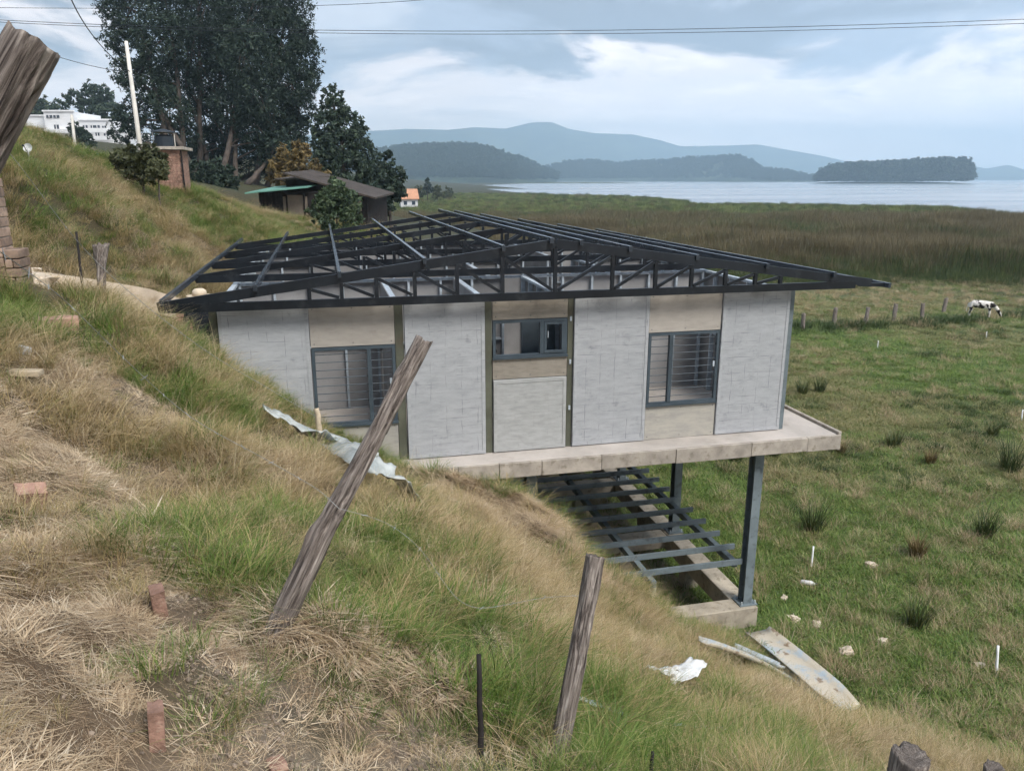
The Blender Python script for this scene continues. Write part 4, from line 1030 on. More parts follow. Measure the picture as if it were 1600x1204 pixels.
# ---- pasture
FG = [blade_mesh('pasture_green_%d' % i, M['blade_field'], [dict(n=120, h=.09, w=.011, spread=.38, lean=.4, curl=.7, seed=400 + i, seg=2)]) for i in range(3)]
FD = [blade_mesh('pasture_dry_%d' % i, M['blade_fieldry'], [dict(n=120, h=.10, w=.010, spread=.38, lean=.6, curl=.8, seed=410 + i, seg=2)]) for i in range(3)]
FK = [blade_mesh('rank_green_%d' % i, M['blade_dark'], [dict(n=70, h=.32, w=.012, spread=.28, lean=.25, curl=.6, seed=420 + i, seg=3)]) for i in range(3)]
FS = [blade_mesh('tall_straw_%d' % i, M['blade_straw'], [dict(n=60, h=.42, w=.008, spread=.24, lean=.3, curl=.6, seed=430 + i, seg=3)]) for i in range(3)]
coll_field = proto_collection('pasture_tuft', FG + FD + FK + FS)
r = np.random.default_rng(55)
NF = 420000
th = YAW + r.uniform(-.66, .68, NF); dd = 7.5 * (75 / 7.5) ** (r.uniform(0, 1, NF) ** .8)
fx, fy = dd * np.sin(th), dd * np.cos(th); fz = H(fx, fy)
ok = clear_of(fx, fy) & in_view(fx, fy, fz, 60) & (fz < FIELD + .35) & (fx > 4.6) & ~((fx > 4.0) & (fx < 7.25) & (fy > 10.8) & (fy < 22.5) & (r.uniform(0, 1, NF) < .8)) & ~((fx > -1.7) & (fx < 4.9) & (fy > 11) & (fy < 23)) & (r.uniform(0, 1, NF) < .10)
fx, fy, fz, dd = fx[ok], fy[ok], fz[ok], dd[ok]; n = len(fx)
D0, D1 = atZ(1236, 515, FIELD)[:2], atZ(1640, 497, FIELD)[:2]           # the ditch with its rank growth and fence
dv = (D1 - D0) / np.hypot(*(D1 - D0)); nv = np.array([-dv[1], dv[0]])
sd_ = (np.stack([fx, fy], 1) - D0) @ nv; al = (np.stack([fx, fy], 1) - D0) @ dv
dry = .14 + (fbm(fx * .16, fy * .16, 51, 4) - .5) * 2.6 + (fbm(fx * .9, fy * .5, 52, 3) - .5) * 1.1 + .22 * sstep(17, 34, dd) + .5 * sstep(.8, 3.0, sd_) - .5 * sstep(14, 9, fx) * sstep(30, 20, fy)
rank = sstep(.56, .66, fbm(fx * .38, fy * .38, 53, 3)) * .35 + 1.5 * np.exp(-(sd_ / 1.1) ** 2) * sstep(-2, 1, al) * sstep(.24, .46, fbm(fx * .3, fy * .3, 77, 3))
toe = np.exp(-((fz - (FIELD + .2)) / .12) ** 2) * .5
u = r.uniform(0, 1, n)
pick = np.where(u < np.clip(rank, 0, .92), 6, np.where(r.uniform(0, 1, n) < np.clip(dry, .06, .94), 3, 0))
pick = np.where((r.uniform(0, 1, n) < toe) | ((r.uniform(0, 1, n) < .35 * sstep(2, 6, sd_))), 9, pick) + r.integers(0, 3, n)
rot = np.stack([r.normal(size=n) * .1, r.normal(size=n) * .1, r.uniform(0, 6.28, n)], 1)
scl = r.uniform(.7, 1.3, n) * (1 + .012 * dd) * np.where(pick >= 6, .55 + .55 * np.clip(np.exp(-(sd_ / 1.1) ** 2), 0, 1), 1)
scatter('pasture_grass', 'short green and yellowing pasture grass below the house', 'grass', coll_field, np.stack([fx, fy, fz], 1), rot, scl, pick)

# ---- reed marsh
RG = [blade_mesh('reed_green_%d' % i, M['reed_green'], [dict(n=125, h=1.7, w=.05, spread=1.25, lean=.08, curl=.18, seed=500 + i, seg=2)]) for i in range(3)]
RB = [blade_mesh('reed_brown_%d' % i, M['reed_brown'], [dict(n=125, h=1.9, w=.045, spread=1.25, lean=.10, curl=.2, seed=510 + i, seg=2)]) for i in range(3)]
RL = [blade_mesh('reed_pale_%d' % i, M['reed_light'], [dict(n=125, h=1.0, w=.06, spread=1.4, lean=.10, curl=.25, seed=520 + i, seg=2)]) for i in range(3)]
coll_reed = proto_collection('reed_clump', RG + RB + RL)
r = np.random.default_rng(66)
NR = 50000
th = YAW + r.uniform(-.30, .70, NR); dd = 50 * (420 / 50) ** (r.uniform(0, 1, NR) ** .75)
rx_, ry_ = dd * np.sin(th), dd * np.cos(th)
from mathutils.geometry import intersect_point_line
def inside_poly(x, y, poly):
    c = np.zeros(len(x), bool); n_ = len(poly); j = n_ - 1
    for i in range(n_):
        xi, yi = poly[i]; xj, yj = poly[j]
        if yi != yj:
            c ^= ((yi > y) != (yj > y)) & (x < (xj - xi) * (y - yi) / (yj - yi) + xi)
        j = i
    return c
rz_ = H(rx_, ry_)
E0 = np.array([(34.2, 50.7), (48.9, 45.5)])
edge = (ry_ + .35 * (rx_ - 34)) - (51.5 + 2.4 * (fbm(rx_ * .25, ry_ * 0, 57, 3) - .5) * 2)
wet = inside_poly(rx_, ry_, poly)
k = (~wet) & (edge > 0) & (rz_ < 0.3) & (rx_ > -2 + .10 * ry_)
rx_, ry_, dd, edge = rx_[k], ry_[k], dd[k], edge[k]; n = len(rx_)
br = fbm(rx_ * .03, ry_ * .02, 58, 4) + (fbm(rx_ * .2, ry_ * .2, 59, 2) - .5) * .35
edge = edge + 26 * (fbm(rx_ * .035, ry_ * .05, 63, 3) - .5) * np.minimum(edge / 15, 1)
zone = sstep(4, 26, edge) * (1 - .75 * sstep(95, 140, edge))
pick = np.where(r.uniform(0, 1, n) < np.clip(zone * (.62 + (br - .5) * 2.4 + .3), .05, .97), 3, 0)
pick = np.where((edge > 105) & (r.uniform(0, 1, n) < sstep(100, 135, edge) * .85), 6, pick) + r.integers(0, 3, n)
low = .22 + .78 * sstep(0, 16, edge)
rz_ = np.where(np.hypot(rx_, ry_) > 120, -.95, -.85)
scl = r.uniform(.7, 1.15, n) * low * (1 + .0016 * dd) * (.45 + 1.1 * fbm(rx_ * .09, ry_ * .12, 60, 3)) * (1 - .45 * sstep(70, 130, edge))
rot = np.stack([r.normal(size=n) * .05, r.normal(size=n) * .05, r.uniform(0, 6.28, n)], 1)
scatter('reed_marsh', 'dense brown and green reed marsh between pasture and lake', 'reeds', coll_reed, np.stack([rx_, ry_, rz_], 1), rot, scl, pick)

# ---- distant woods
def far_tree(seed, tall):
    r_ = random.Random(seed)
    lob = [(np.array([r_.uniform(-.3, .3), r_.uniform(-.3, .3), .35 + .5 * i / 4]) * np.array([.5, .5, 1]), np.array([.2, .2, .16]) * r_.uniform(.8, 1.2) * (1.15 - .12 * i)) for i in range(5 if tall else 4)]
    me = leaf_mesh('far_tree', lob, 420, .12, seed, hang=.2, clump=10, spread=.2)
    me.materials.append(M['far_leaf']); return me
coll_far = proto_collection('wood_tree', [far_tree(600 + i, i % 2) for i in range(6)])
r = np.random.default_rng(88)
rot_i = -YAW - 0.45
n = 1300; a_ = r.uniform(0, 2 * np.pi, n); q = np.sqrt(r.uniform(0, 1, n))
ix, iy = ISR * .97 * q * np.cos(a_), 58 * q * np.sin(a_)
tp = np.interp(ix / ISR, [-1, -.9, -.75, -.5, 0, .6, .85, .95, 1], [18, 24, 31, 34, 36, 40, 40, 36, 22])
X = ISL[0] + ix * math.cos(rot_i) - iy * math.sin(rot_i); Y_ = ISL[1] + ix * math.sin(rot_i) + iy * math.cos(rot_i)
scatter('island_wood', 'dark flat topped wood covering the island in the lake', 'wood', coll_far, np.stack([X, Y_, np.full(n, 0.0)], 1), np.stack([r.normal(size=n) * .04, r.normal(size=n) * .04, r.uniform(0, 6.28, n)], 1), tp * r.uniform(.68, 1.12, n), r.integers(0, 6, n))
def wood_on(V, n, h0, h1, seed, name, label, rows=(1, 8), gate=.35):
    r = np.random.default_rng(seed)
    i = r.uniform(rows[0], rows[1], n); j = r.uniform(0, V.shape[1] - 1.01, n)
    i0, j0 = i.astype(int), j.astype(int); fi, fj = (i - i0)[:, None], (j - j0)[:, None]
    p = (V[i0, j0] * (1 - fi) + V[i0 + 1, j0] * fi) * (1 - fj) + (V[i0, j0 + 1] * (1 - fi) + V[i0 + 1, j0 + 1] * fi) * fj
    k = (p[:, 2] > 0) & (fbm(p[:, 0] * .008, p[:, 1] * .008, seed, 3) > gate)
    p = p[k]; n = len(p)
    p[:, 2] -= 1.5
    scatter(name, label, 'wood', coll_far, p, np.stack([np.zeros(n), np.zeros(n), r.uniform(0, 6.28, n)], 1), r.uniform(h0, h1, n), r.integers(0, 6, n))
wood_on(hillA, 5200, 13, 26, 91, 'hill_wood', 'trees covering the dark hill on the far shore', gate=.36)
wood_on(hillB, 3800, 10, 20, 92, 'hill_wood', 'trees on the low knobbly point across the lake', gate=.38)

# ------------------------------------------------------------------ fence posts, sticks and wires
def log_post(name, label, pts, rad, seed, group=None, n=44, seg=70, jag=.05, crack=.16, flare=0.0, cat='fence post'):
    """a weathered round post: cracked, knotty, with a broken end"""
    pts = [np.array(p, float) for p in pts]; rad = np.array(rad, float)
    base = pts[0].copy()
    tt = np.linspace(0, 1, seg); kn = np.linspace(0, 1, len(pts))
    C = np.stack([np.interp(tt, kn, [p[i] for p in pts]) for i in range(3)], 1)
    R = np.interp(tt, np.linspace(0, 1, len(rad)), rad)
    L = sum(np.linalg.norm(b - a) for a, b in zip(pts[:-1], pts[1:]))
    ax = (pts[-1] - pts[0]) / np.linalg.norm(pts[-1] - pts[0])
    e1 = np.cross(ax, (0, 1, 0)); e1 /= np.linalg.norm(e1); e2 = np.cross(ax, e1)
    th = np.linspace(0, 2 * np.pi, n, endpoint=False)
    S, T = np.meshgrid(tt * L, th, indexing='ij'); S_ = S / R.mean()
    cx, cy = np.cos(T), np.sin(T)
    f = (fbm(cx * 1.2 + S_ * .12 + 7, cy * 1.2 + S_ * .05, seed, 3) - .5) * .46
    ang = T * n / (2 * np.pi)
    ridge_ = np.abs(fbm(T * 2.2 + .25 * np.sin(S_ * .5), S_ * .10 + seed, seed + 5, 3) - .5) * 2
    seam = np.abs(np.sin(T * .5))     # keep the wrap of the crack field continuous
    ridge_ = 1 - (1 - ridge_) * sstep(0, .15, np.minimum(T, 2 * np.pi - T) + .02)
    cr = np.clip(1 - ridge_ * 5.5, 0, 1) * crack * (1 - .6 * sstep(L * .93, L, S))
    rr = R[:, None] * (1 + f - cr)
    for _ in range(3):
        r_ = random.Random(seed + _ * 7); s0, t0 = r_.uniform(.15, .9) * L, r_.uniform(0, 6.28)
        dT = np.angle(np.exp(1j * (T - t0)))
        rr = rr * (1 + .22 * np.exp(-((S - s0) / (R.mean() * 1.1)) ** 2 - (dT / .5) ** 2))
    Vx = C[:, None, :] + rr[..., None] * (cx[..., None] * e1 + cy[..., None] * e2)
    top = jag * (vnoise(cx[-1] * 2 + 5, cy[-1] * 2 + 5, seed + 3) + .7 * vnoise(T[-1] * 4, T[-1] * 0, seed + 4) - .8)
    Vx[-1] += ax * top[:, None]; Vx[-2] += ax * (top * .5)[:, None]
    V = Vx.reshape(-1, 3)
    inner = C[-1] + (Vx[-1] - C[-1]) * .55 + ax * (-.012 + .5 * jag * (hash2(np.arange(n), np.arange(n) * 3, seed) - .5))[:, None]
    V = np.concatenate([V, inner, [C[-1] - ax * .015]])
    idx = np.arange(seg * n).reshape(seg, n); nxt = np.roll(idx, -1, 1)
    q = np.stack([idx[:-1], nxt[:-1], nxt[1:], idx[1:]], -1).reshape(-1, 4)
    i0 = seg * n + np.arange(n); i1 = np.roll(i0, -1)
    q2 = np.stack([idx[-1], nxt[-1], i1, i0], -1); tri = np.stack([i0, i1, np.full(n, seg * n + n)], -1)
    me = np_mesh(name, V - base, [np.concatenate([q, q2]), tri], smooth=True)
    g = np.concatenate([np.stack([rr * cx, rr * cy, S], -1).reshape(-1, 3), np.zeros((n + 1, 3)) + rng.normal(size=(n + 1, 3)) * .04])
    at = me.attributes.new('grain', 'FLOAT_VECTOR', 'POINT'); at.data.foreach_set('vector', (g + seed).astype(np.float32).ravel())
    o = link(name, me, M['log'], None, base)
    return tag(o, label, cat, group)
def footed(px, py, d, down=.25):
    p = P(px, py, d); return np.array([p[0], p[1], min(Hs(p[0], p[1]), p[2]) - down])
# big post beside the viewer
pt, pb = P(52, 62, 1.36), P(-98, 345, 1.36)
ftop, dirv = pt, (pb - pt) / np.linalg.norm(pb - pt)
k_ = 0
while Hs(*(ftop + dirv * k_)[:2]) < (ftop + dirv * k_)[2] and k_ < 4: k_ += .05
ft = ftop + dirv * (k_ + .2)
log_post('fence_post', 'thick cracked grey post with a sawn top, leaning over the bricks', [ft, ft * .4 + pt * .6, pt], [.062, .054, .049, .048], 3, n=80, seg=160, jag=.008, crack=.24)
b1 = on_ground(438, 985)
b1d = float((b1 - CAM) @ FW)
t1 = P(662, 532, b1d + .12)
u1 = (t1 - b1) / np.linalg.norm(t1 - b1)
log_post('fence_post', 'long grey log post leaning far over towards the house windows', [b1 - u1 * .25, b1 + (t1 - b1) * .33 - RT * .022, b1 + (t1 - b1) * .66 - RT * .006, t1], [.062, .052, .049, .042, .043, .040, .043], 8, n=72, seg=170, jag=.02, crack=.32)
pt2 = P(930, 868, 3.62); b2 = P(864, 1212, 3.52); b2g = b2 + (b2 - pt2) * .18
log_post('fence_post', 'upright splintered grey post below the hay mound, against the lower deck', [b2g, b2 * .5 + pt2 * .5 + RT * .01, pt2], [.052, .049, .046, .042, .045], 14, n=60, seg=120, jag=.016, crack=.2)
pt3 = P(1424, 1178, 2.95)
log_post('fence_post', 'thick frayed post head rising at the foot of the bank by the dry grass', [np.array([pt3[0] - .12, pt3[1] - .03, Hs(pt3[0], pt3[1]) - .25]), pt3], [.07, .065, .066, .07], 17, jag=.02)
pt4 = P(1553, 1196, 3.9)
log_post('fence_post', 'small grey post tip beside the frayed post head', [np.array([pt4[0], pt4[1], Hs(pt4[0], pt4[1]) - .25]), pt4], [.05, .045, .045], 19, jag=.02)
f5 = footed(152, 446, 10.6); t5 = P(157, 383, 10.7)
log_post('fence_post', 'grey post with a flared broken head beside the dirt path', [f5, t5], [.075, .06, .055, .06, .11], 23, n=30, seg=40, jag=.1)
def stick(name, label, pts, r0, r1, mat, cat='stick', group=None):
    m = MB(); n_ = len(pts); P0 = []
    for i in range(n_ - 1):
        for q in np.linspace(0, 1, 6)[:-1]: P0.append(np.array(pts[i]) * (1 - q) + np.array(pts[i + 1]) * q + np.array([random.uniform(-1, 1), random.uniform(-1, 1), 0]) * r0 * .25)
    P0.append(np.array(pts[-1])); k = len(P0)
    m.tube(P0, [r0 + (r1 - r0) * i / (k - 1) for i in range(k)], 8)
    return tag(m.build(name, M[mat], None, pts[0], smooth=True), label, cat, group)
f6 = on_ground(497, 712)
stick('fence_stake', 'thin peeled pinkish stake below the barred window', [f6 - (0, 0, .15), P(503, 690, float((f6 - CAM) @ FW)), P(494, 638, float((f6 - CAM) @ FW))], .045, .03, 'old_plank', 'stake')
f7 = on_ground(752, 1185); d7 = float((f7 - CAM) @ FW)
stick('dead_stick', 'thin dark dead stick upright in the long grass', [f7 - (0, 0, .1), P(748, 1022, d7)], .014, .010, 'dark_wood')
f8 = footed(1018, 1200, 3.6, .1)
stick('dead_stick', 'short dark stick tip poking from the grass near the splintered post', [f8, P(1020, 1174, 3.6)], .012, .008, 'dark_wood')
f9 = footed(127, 440, 9.8)
stick('iron_rod', 'thin dark iron rod standing by the dirt path', [f9, P(119, 362, 9.9)], .018, .014, 'dark_wood', 'rod')
def barbed(name, label, nodes, r_=.0017, sag=.0, sub=14, barb=.12):
    pts = []
    for (a, b) in zip(nodes[:-1], nodes[1:]):
        for t in np.linspace(0, 1, sub)[:-1]:
            p = a * (1 - t) + b * t; p = p + np.array([0, 0, -sag * 4 * t * (1 - t)]); pts.append(p)
    pts.append(nodes[-1]); A_ = np.array(pts)
    for _ in range(12): A_[1:-1] = A_[1:-1] * .5 + (A_[:-2] + A_[2:]) * .25
    pts = list(A_)
    t = thing(name, tuple(pts[0]), label, 'wire')
    MB().tube(pts, r_, 5).build('strand', M['wire'], t)
    acc = 0
    for a, b in zip(pts[:-1], pts[1:]):
        acc += np.linalg.norm(b - a)
        if acc > barb:
            acc = 0; d = rng.normal(size=3); d /= np.linalg.norm(d)
            MB().tube([a - d * .014, a, a + d * .014], [.0006, .0016, .0006], 4).build('barb', M['wire'], t)
S1 = [P(*q) for q in [(-40,170,5.0),(35,262,5.6),(120,378,6.3),(200,455,6.9),(320,548,7.6),(420,606,8.2),(494,650,8.9)]]
barbed('barbed_wire', 'upper barbed wire strand slanting down to the pinkish stake', S1, .0022, .01, 10, .16)
pw = b1 + (t1 - b1) * .42 - FW * .055
S2 = [P(*q) for q in [(-60,345,1.38),(0,392,1.6),(90,455,1.95),(215,580,2.5),(300,655,2.85),(400,708,3.1),(500,764,3.25)]] + [pw]
barbed('barbed_wire', 'barbed wire strand running from the thick post to the leaning log', S2, .0010, .004, 10, .13)
S3 = [pw, P(600, 812, 3.28), P(640, 840, 3.3), P(668, 870, 3.32), P(690, 905, 3.35), P(715, 938, 3.37), P(745, 952, 3.4), P(790, 945, 3.44), P(850, 932, 3.5), P(905, 930, 3.53)]
barbed('barbed_wire', 'slack barbed wire strand between the leaning log and the splintered post', S3, .0008, .0, 8, .13)

# ------------------------------------------------------------------ bricks and scraps on the bank
def rough_box(name, label, c, size, rot, mat, seed, cat, chip=.12, sub=2):
    bm = bmesh.new(); bmesh.ops.create_cube(bm, size=1)
    bmesh.ops.subdivide_edges(bm, edges=bm.edges[:], cuts=sub, use_grid_fill=True)
    r = random.Random(seed)
    for v in bm.verts:
        e = sum(abs(abs(c_) - .5) < .01 for c_ in v.co)
        k = 1 - chip * r.random() * (1 if e >= 2 else .25)
        v.co = Vector((v.co.x * size[0] * k, v.co.y * size[1] * k, v.co.z * size[2] * k))
    me = bpy.data.meshes.new(name); bm.to_mesh(me); bm.free()
    o = link(name, me, M[mat], None, c); o.rotation_euler = rot
    return tag(o, label, cat)
def lay(px, py, lift): p = on_ground(px, py); return (p[0], p[1], Hs(p[0], p[1]) + lift)
rough_box('brick', 'flat orange clay brick lying on the crest of the bank', lay(93, 526, .06), (.34, .17, .12), (.05, .03, .25), 'brick', 1, 'brick')
rough_box('brick', 'upended pale broken brick leaning in the dry grass', lay(48, 800, .05), (.15, .10, .19), (.35, .2, .5), 'brick', 2, 'brick')
rough_box('brick', 'brick standing on end with a dark stained face', lay(250, 958, .05), (.055, .08, .145), (.1, -.05, .3), 'brick', 3, 'brick')
rough_box('brick', 'bright orange brick set on end among cut straw', lay(248, 1158, .05), (.05, .08, .15), (-.05, .06, .2), 'brick', 4, 'brick')
rough_box('brick', 'brick fragment sunk in the bare soil', lay(432, 1196, -.005), (.06, .07, .04), (.1, .1, .4), 'brick', 5, 'brick')
rough_box('plank', 'short pale plank lying in the straw', lay(40, 603, .05), (.24, .10, .035), (.0, .05, -.1), 'old_plank', 6, 'plank', .03)
rough_box('plaster_chip', 'small white plaster chip near the flat brick', lay(41, 560, .05), (.09, .06, .06), (.2, .4, .6), 'white_plastic', 7, 'rubble', .2)

# plastic film trailing along the slope edge
def ribbon(name, label, nodes, widths, mat, cat, thick=.004, crumple=.03, seed=0, nu=60, nv=9, solid=True, sub=None):
    nodes = [np.array(p, float) for p in nodes]; kn = np.linspace(0, 1, len(nodes)); u = np.linspace(0, 1, nu)
    C = np.stack([np.interp(u, kn, [p[i] for p in nodes]) for i in range(3)], 1)
    W = np.interp(u, np.linspace(0, 1, len(widths)), widths)
    Tg = np.gradient(C, axis=0); Tg /= np.linalg.norm(Tg, axis=1)[:, None]
    Nn = np.array([0, 0, 1.0]); S = np.cross(Tg, Nn); S /= np.linalg.norm(S, axis=1)[:, None]
    v = np.linspace(-.5, .5, nv)
    G = C[:, None, :] + S[:, None, :] * (W[:, None] * v[None, :])[..., None]
    uu, vv = np.meshgrid(u * nu * .35, v * 4, indexing='ij')
    G[..., 2] += crumple * (fbm(uu + seed, vv + 3, seed, 3) - .5) * 2
    h = H(G[..., 0], G[..., 1]); G[..., 2] = np.maximum(G[..., 2], h + .015)
    idx = np.arange(nu * nv).reshape(nu, nv)
    q = np.stack([idx[:-1, :-1], idx[:-1, 1:], idx[1:, 1:], idx[1:, :-1]], -1).reshape(-1, 4)
    me = np_mesh(name, G.reshape(-1, 3) - C[0], [q], smooth=True)
    o = link(name, me, M[mat], None, C[0]); sm = o.modifiers.new('thickness', 'SOLIDIFY'); sm.thickness = thick; sm.offset = 1
    return tag(o, label, cat)
def lift(px, py, dz=.1): p = on_ground(px, py); return np.array([p[0], p[1], Hs(p[0], p[1]) + dz])
ribbon('plastic_film', 'crumpled translucent plastic film trailing down the grass to the slab', [lift(415, 674, .26), lift(470, 708, .32), lift(520, 733, .3), lift(570, 760, .3), lift(620, 786, .26), lift(655, 796, .08)], [.2, .4, .36, .34, .28, .1], 'film', 'plastic film', crumple=.07, seed=5)
# sheets thrown at the toe of the bank
def sheet(name, label, a, b, w, t, mat, cat, fold=0.0, bend=0.0, nu=14):
    a, b = np.array(a, float), np.array(b, float); d = b - a; s = np.cross(d, (0, 0, 1)); s /= np.linalg.norm(s)
    up = np.cross(s, d); up /= np.linalg.norm(up)
    if up[2] < 0: up = -up
    prof = [(-.5, fold), (-.36, 0), (0, .0), (.36, 0), (.5, fold)]
    V, Fq = [], []
    for i in range(nu):
        u = i / (nu - 1); k = 1 - .35 * max(0, (u - .8) / .2)
        c = a + d * u + up * bend * 4 * u * (1 - u)
        for x, z in prof: V.append(c + s * x * w * k + up * z)
    idx = np.arange(nu * 5).reshape(nu, 5)
    q = np.stack([idx[:-1, :-1], idx[:-1, 1:], idx[1:, 1:], idx[1:, :-1]], -1).reshape(-1, 4)
    o = link(name, np_mesh(name, np.array(V) - a, [q]), M[mat], None, a); sm = o.modifiers.new('thickness', 'SOLIDIFY'); sm.thickness = t
    return tag(o, label, cat)
sheet('metal_sheet', 'long muddy pale sheet thrown down at the foot of the bank', lift(1182, 1000, .14), lift(1328, 1122, .12), .5, .02, 'sheet', 'sheet', .05, .03)
sheet('metal_channel', 'narrow blue grey metal channel beneath the long muddy sheet', lift(1160, 1000, .06), lift(1320, 1128, .03), .2, .015, 'grey_steel', 'channel', .06, .01)
sheet('plastic_gutter', 'white curved scrap strip half sunk in the straw', lift(1098, 1018, .14), lift(1228, 1074, .14), .2, .012, 'sheet', 'scrap', .05, .05)
sheet('plastic_gutter', 'short grey trough lying over the white scrap strip', lift(1150, 1032, .2), lift(1218, 1062, .2), .16, .012, 'galv', 'scrap', .06, .0)
ribbon('plastic_bag', 'crumpled white plastic sack caught in the bank grass', [lift(1015, 1068, .16), lift(1040, 1082, .18), lift(1062, 1090, .22), lift(1088, 1080, .34)], [.12, .22, .24, .18], 'white_plastic', 'sack', crumple=.05, seed=9, nu=30)
ribbon('plastic_pipe', 'grey flattened hose lying in the grass near the frayed post', [lift(905, 1120, .12), lift(1010, 1150, .1), lift(1150, 1160, .1), lift(1230, 1185, .08)], [.07, .07, .07, .06], 'galv', 'hose', crumple=.02, seed=12)

# stones, stakes and rushes in the pasture
for k, (px, py, s, lab) in enumerate([(1360,889,.26,'flat pale stone beyond the white stake'),(1275,981,.22,'pale rubble stone near the concrete footing'),(1225,939,.15,'small brownish stone beside the front column'),(1378,1009,.2,'flat white stone half sunk in turf'),
      (1530,1041,.16,'rounded white stone near the tall white stake'),(1240,972,.24,'brown clod of earth by the front footing'),(1320,1022,.26,'crumbled brown clod in the turf above the muddy sheet'),(668,778,.34,'pale boulder at the corner of the slab'),(1388,1027,.09,'orange pebble beside the flat white stone')]):
    p = on_ground(px, py)
    rough_box('stone', lab, (p[0], p[1], Hs(p[0], p[1]) + s * .16), (s, s * .72, s * .5), (random.uniform(-.2, .2), random.uniform(-.2, .2), random.uniform(0, 3)), 'stone', 40 + k, 'stone', .5, 3)
p = on_ground(1250, 913)
bt = thing('plastic_bottle', (p[0], p[1], Hs(p[0], p[1])), 'white plastic bottle lying in the grass near the column', 'bottle')
q0 = np.array([p[0], p[1], Hs(p[0], p[1]) + .06])
MB().tube([q0, q0 + (.02, -.015, 0), q0 + (.16, -.12, .01), q0 + (.2, -.15, .01), q0 + (.22, -.165, .01)], [.03, .05, .05, .03, .022], 12).build('body', M['white_plastic'], bt, smooth=True)
MB().tube([q0 + (.222, -.1665, .01), q0 + (.25, -.187, .01)], .024, 10).build('cap', M['frame_steel'], bt)
for k, (px, py, top, lab) in enumerate([(1267,890,853,'thin white stake beside the front column'),(1557,1056,1008,'thin white stake near the rounded white stone'),(1595,660,640,'thin white stake by the two tall rushes'),(1371,545,532,'thin white stake below the old wooden posts'),(1541,529,518,'thin white stake downhill of the grazing cow')]):
    p = on_ground(px, py); d = float((p - CAM) @ FW); t_ = P(px + random.uniform(1, 5), top, d)
    stick('marker_stake', lab, [p - (0, 0, .05), t_], .022 if d < 40 else .03, .02 if d < 40 else .03, 'white_paint', 'stake')
def rush(label, px, py, h, dry=False, n=90, group='rush clumps in the pasture'):
    p = on_ground(px, py); k = random.randint(0, 9999)
    me = blade_mesh('rush_clump', M['rush_dry' if dry else 'rush'], [dict(n=int(n * 1.7), h=h * 1.2, w=.02, spread=h * .24, lean=.3, curl=.22, seed=k, seg=3)])
    tag(link('rush_clump', me, None, None, (p[0], p[1], Hs(p[0], p[1]))), label, 'rush', group)
for px, py, h, lab, g_ in ((1270,832,.75,'wide spiky dark rush clump in the turf near the front column',None),(1538,838,.62,'dark rush clump beyond the flat pale stone',None),
        (1395,700,.6,'rush clump off the corner of the slab',None),(1578,738,1.0,'tallest rush clump, with a smaller one just behind',None),(1550,685,.6,'smaller rush clump just behind the tallest one',None),
        (1430,985,.6,'compact rush clump between the flat white stone and the stakes',None),(1253,617,.62,'rush clump of a close pair standing below the ditch posts','pair of rushes below the ditch'),(1280,615,.62,'rush clump of a close pair standing below the ditch posts','pair of rushes below the ditch'),
        (1210,716,.5,'small rush clump seen beneath the slab edge','rushes beneath the slab edge'),(1150,725,.5,'small rush clump seen beneath the slab edge','rushes beneath the slab edge')): rush(lab, px, py, h, group=g_)
for px, py, h, lab in ((1432,872,.5,'sprawling dried brown rush clump beyond the flat pale stone'),(1453,725,.42,'small dried rush clump among the green rushes'),(1312,712,.4,'small dried rush clump close under the slab corner')): rush(lab, px, py, h, True, 110, None)
for k, (px, py, tp, dx) in enumerate([(1254,518,497,2),(1302,509,488,4),(1351,509,487,6),(1395,503,482,5),(1441,500,481,1),(1473,489,473,6)]):
    p = on_ground(px, py); d = float((p - CAM) @ FW)
    log_post('old_fence_post', 'post of the ditch row standing nearest the house' if k == 0 else 'post of the ditch row nearest the cow' if k == 5 else 'small leaning wooden post inside the row along the ditch', [p - (0, 0, .2), P(px + dx, tp - 7, d)], [.12, .11, .11], 60 + k, 'old posts along the ditch', n=14, seg=12, jag=.08)

# ------------------------------------------------------------------ the cow and the man
def skin_body(name, verts, edges, radii, mat, parent=None, origin=(0, 0, 0), root=0, sub=2):
    me = bpy.data.meshes.new(name); me.from_pydata([tuple(v) for v in verts], edges, [])
    o = bpy.data.objects.new(name, me); COL.objects.link(o)
    md = o.modifiers.new('skin', 'SKIN'); md.use_smooth_shade = True
    ss = o.modifiers.new('sub', 'SUBSURF'); ss.levels = ss.render_levels = sub
    for i, r_ in enumerate(radii):
        sv = me.skin_vertices[0].data[i]; sv.radius = (r_, r_) if not hasattr(r_, '__len__') else r_; sv.use_root = (i == root)
    dg = bpy.context.evaluated_depsgraph_get()
    nm = bpy.data.meshes.new_from_object(o.evaluated_get(dg)); bpy.data.objects.remove(o)
    return link(name, nm, mat, parent, None if parent is not None else origin)
cp = on_ground(1530, 496); cz = Hs(cp[0], cp[1])
cow = thing('cow', (cp[0], cp[1], cz), 'white and black cow grazing beyond the ditch', 'cow')
cv = [(0,0,1.02),(-.55,0,1.08),(-.78,0,1.05),(.45,0,1.05),(.72,0,1.08),(1.05,0,.86),(1.28,0,.55),(1.42,0,.3),(1.5,0,.16),
      (-.72,.17,.85),(-.64,.18,.62),(-.78,.18,.36),(-.74,.18,.03),(-.72,-.17,.85),(-.60,-.18,.62),(-.74,-.18,.36),(-.70,-.18,.03),
      (.62,.16,.8),(.62,.16,.42),(.60,.16,.03),(.62,-.16,.8),(.66,-.16,.42),(.66,-.16,.03),(-.9,0,1.05),(-.96,0,.7),(-.97,0,.42),(1.2,.16,.68),(1.2,-.16,.68)]
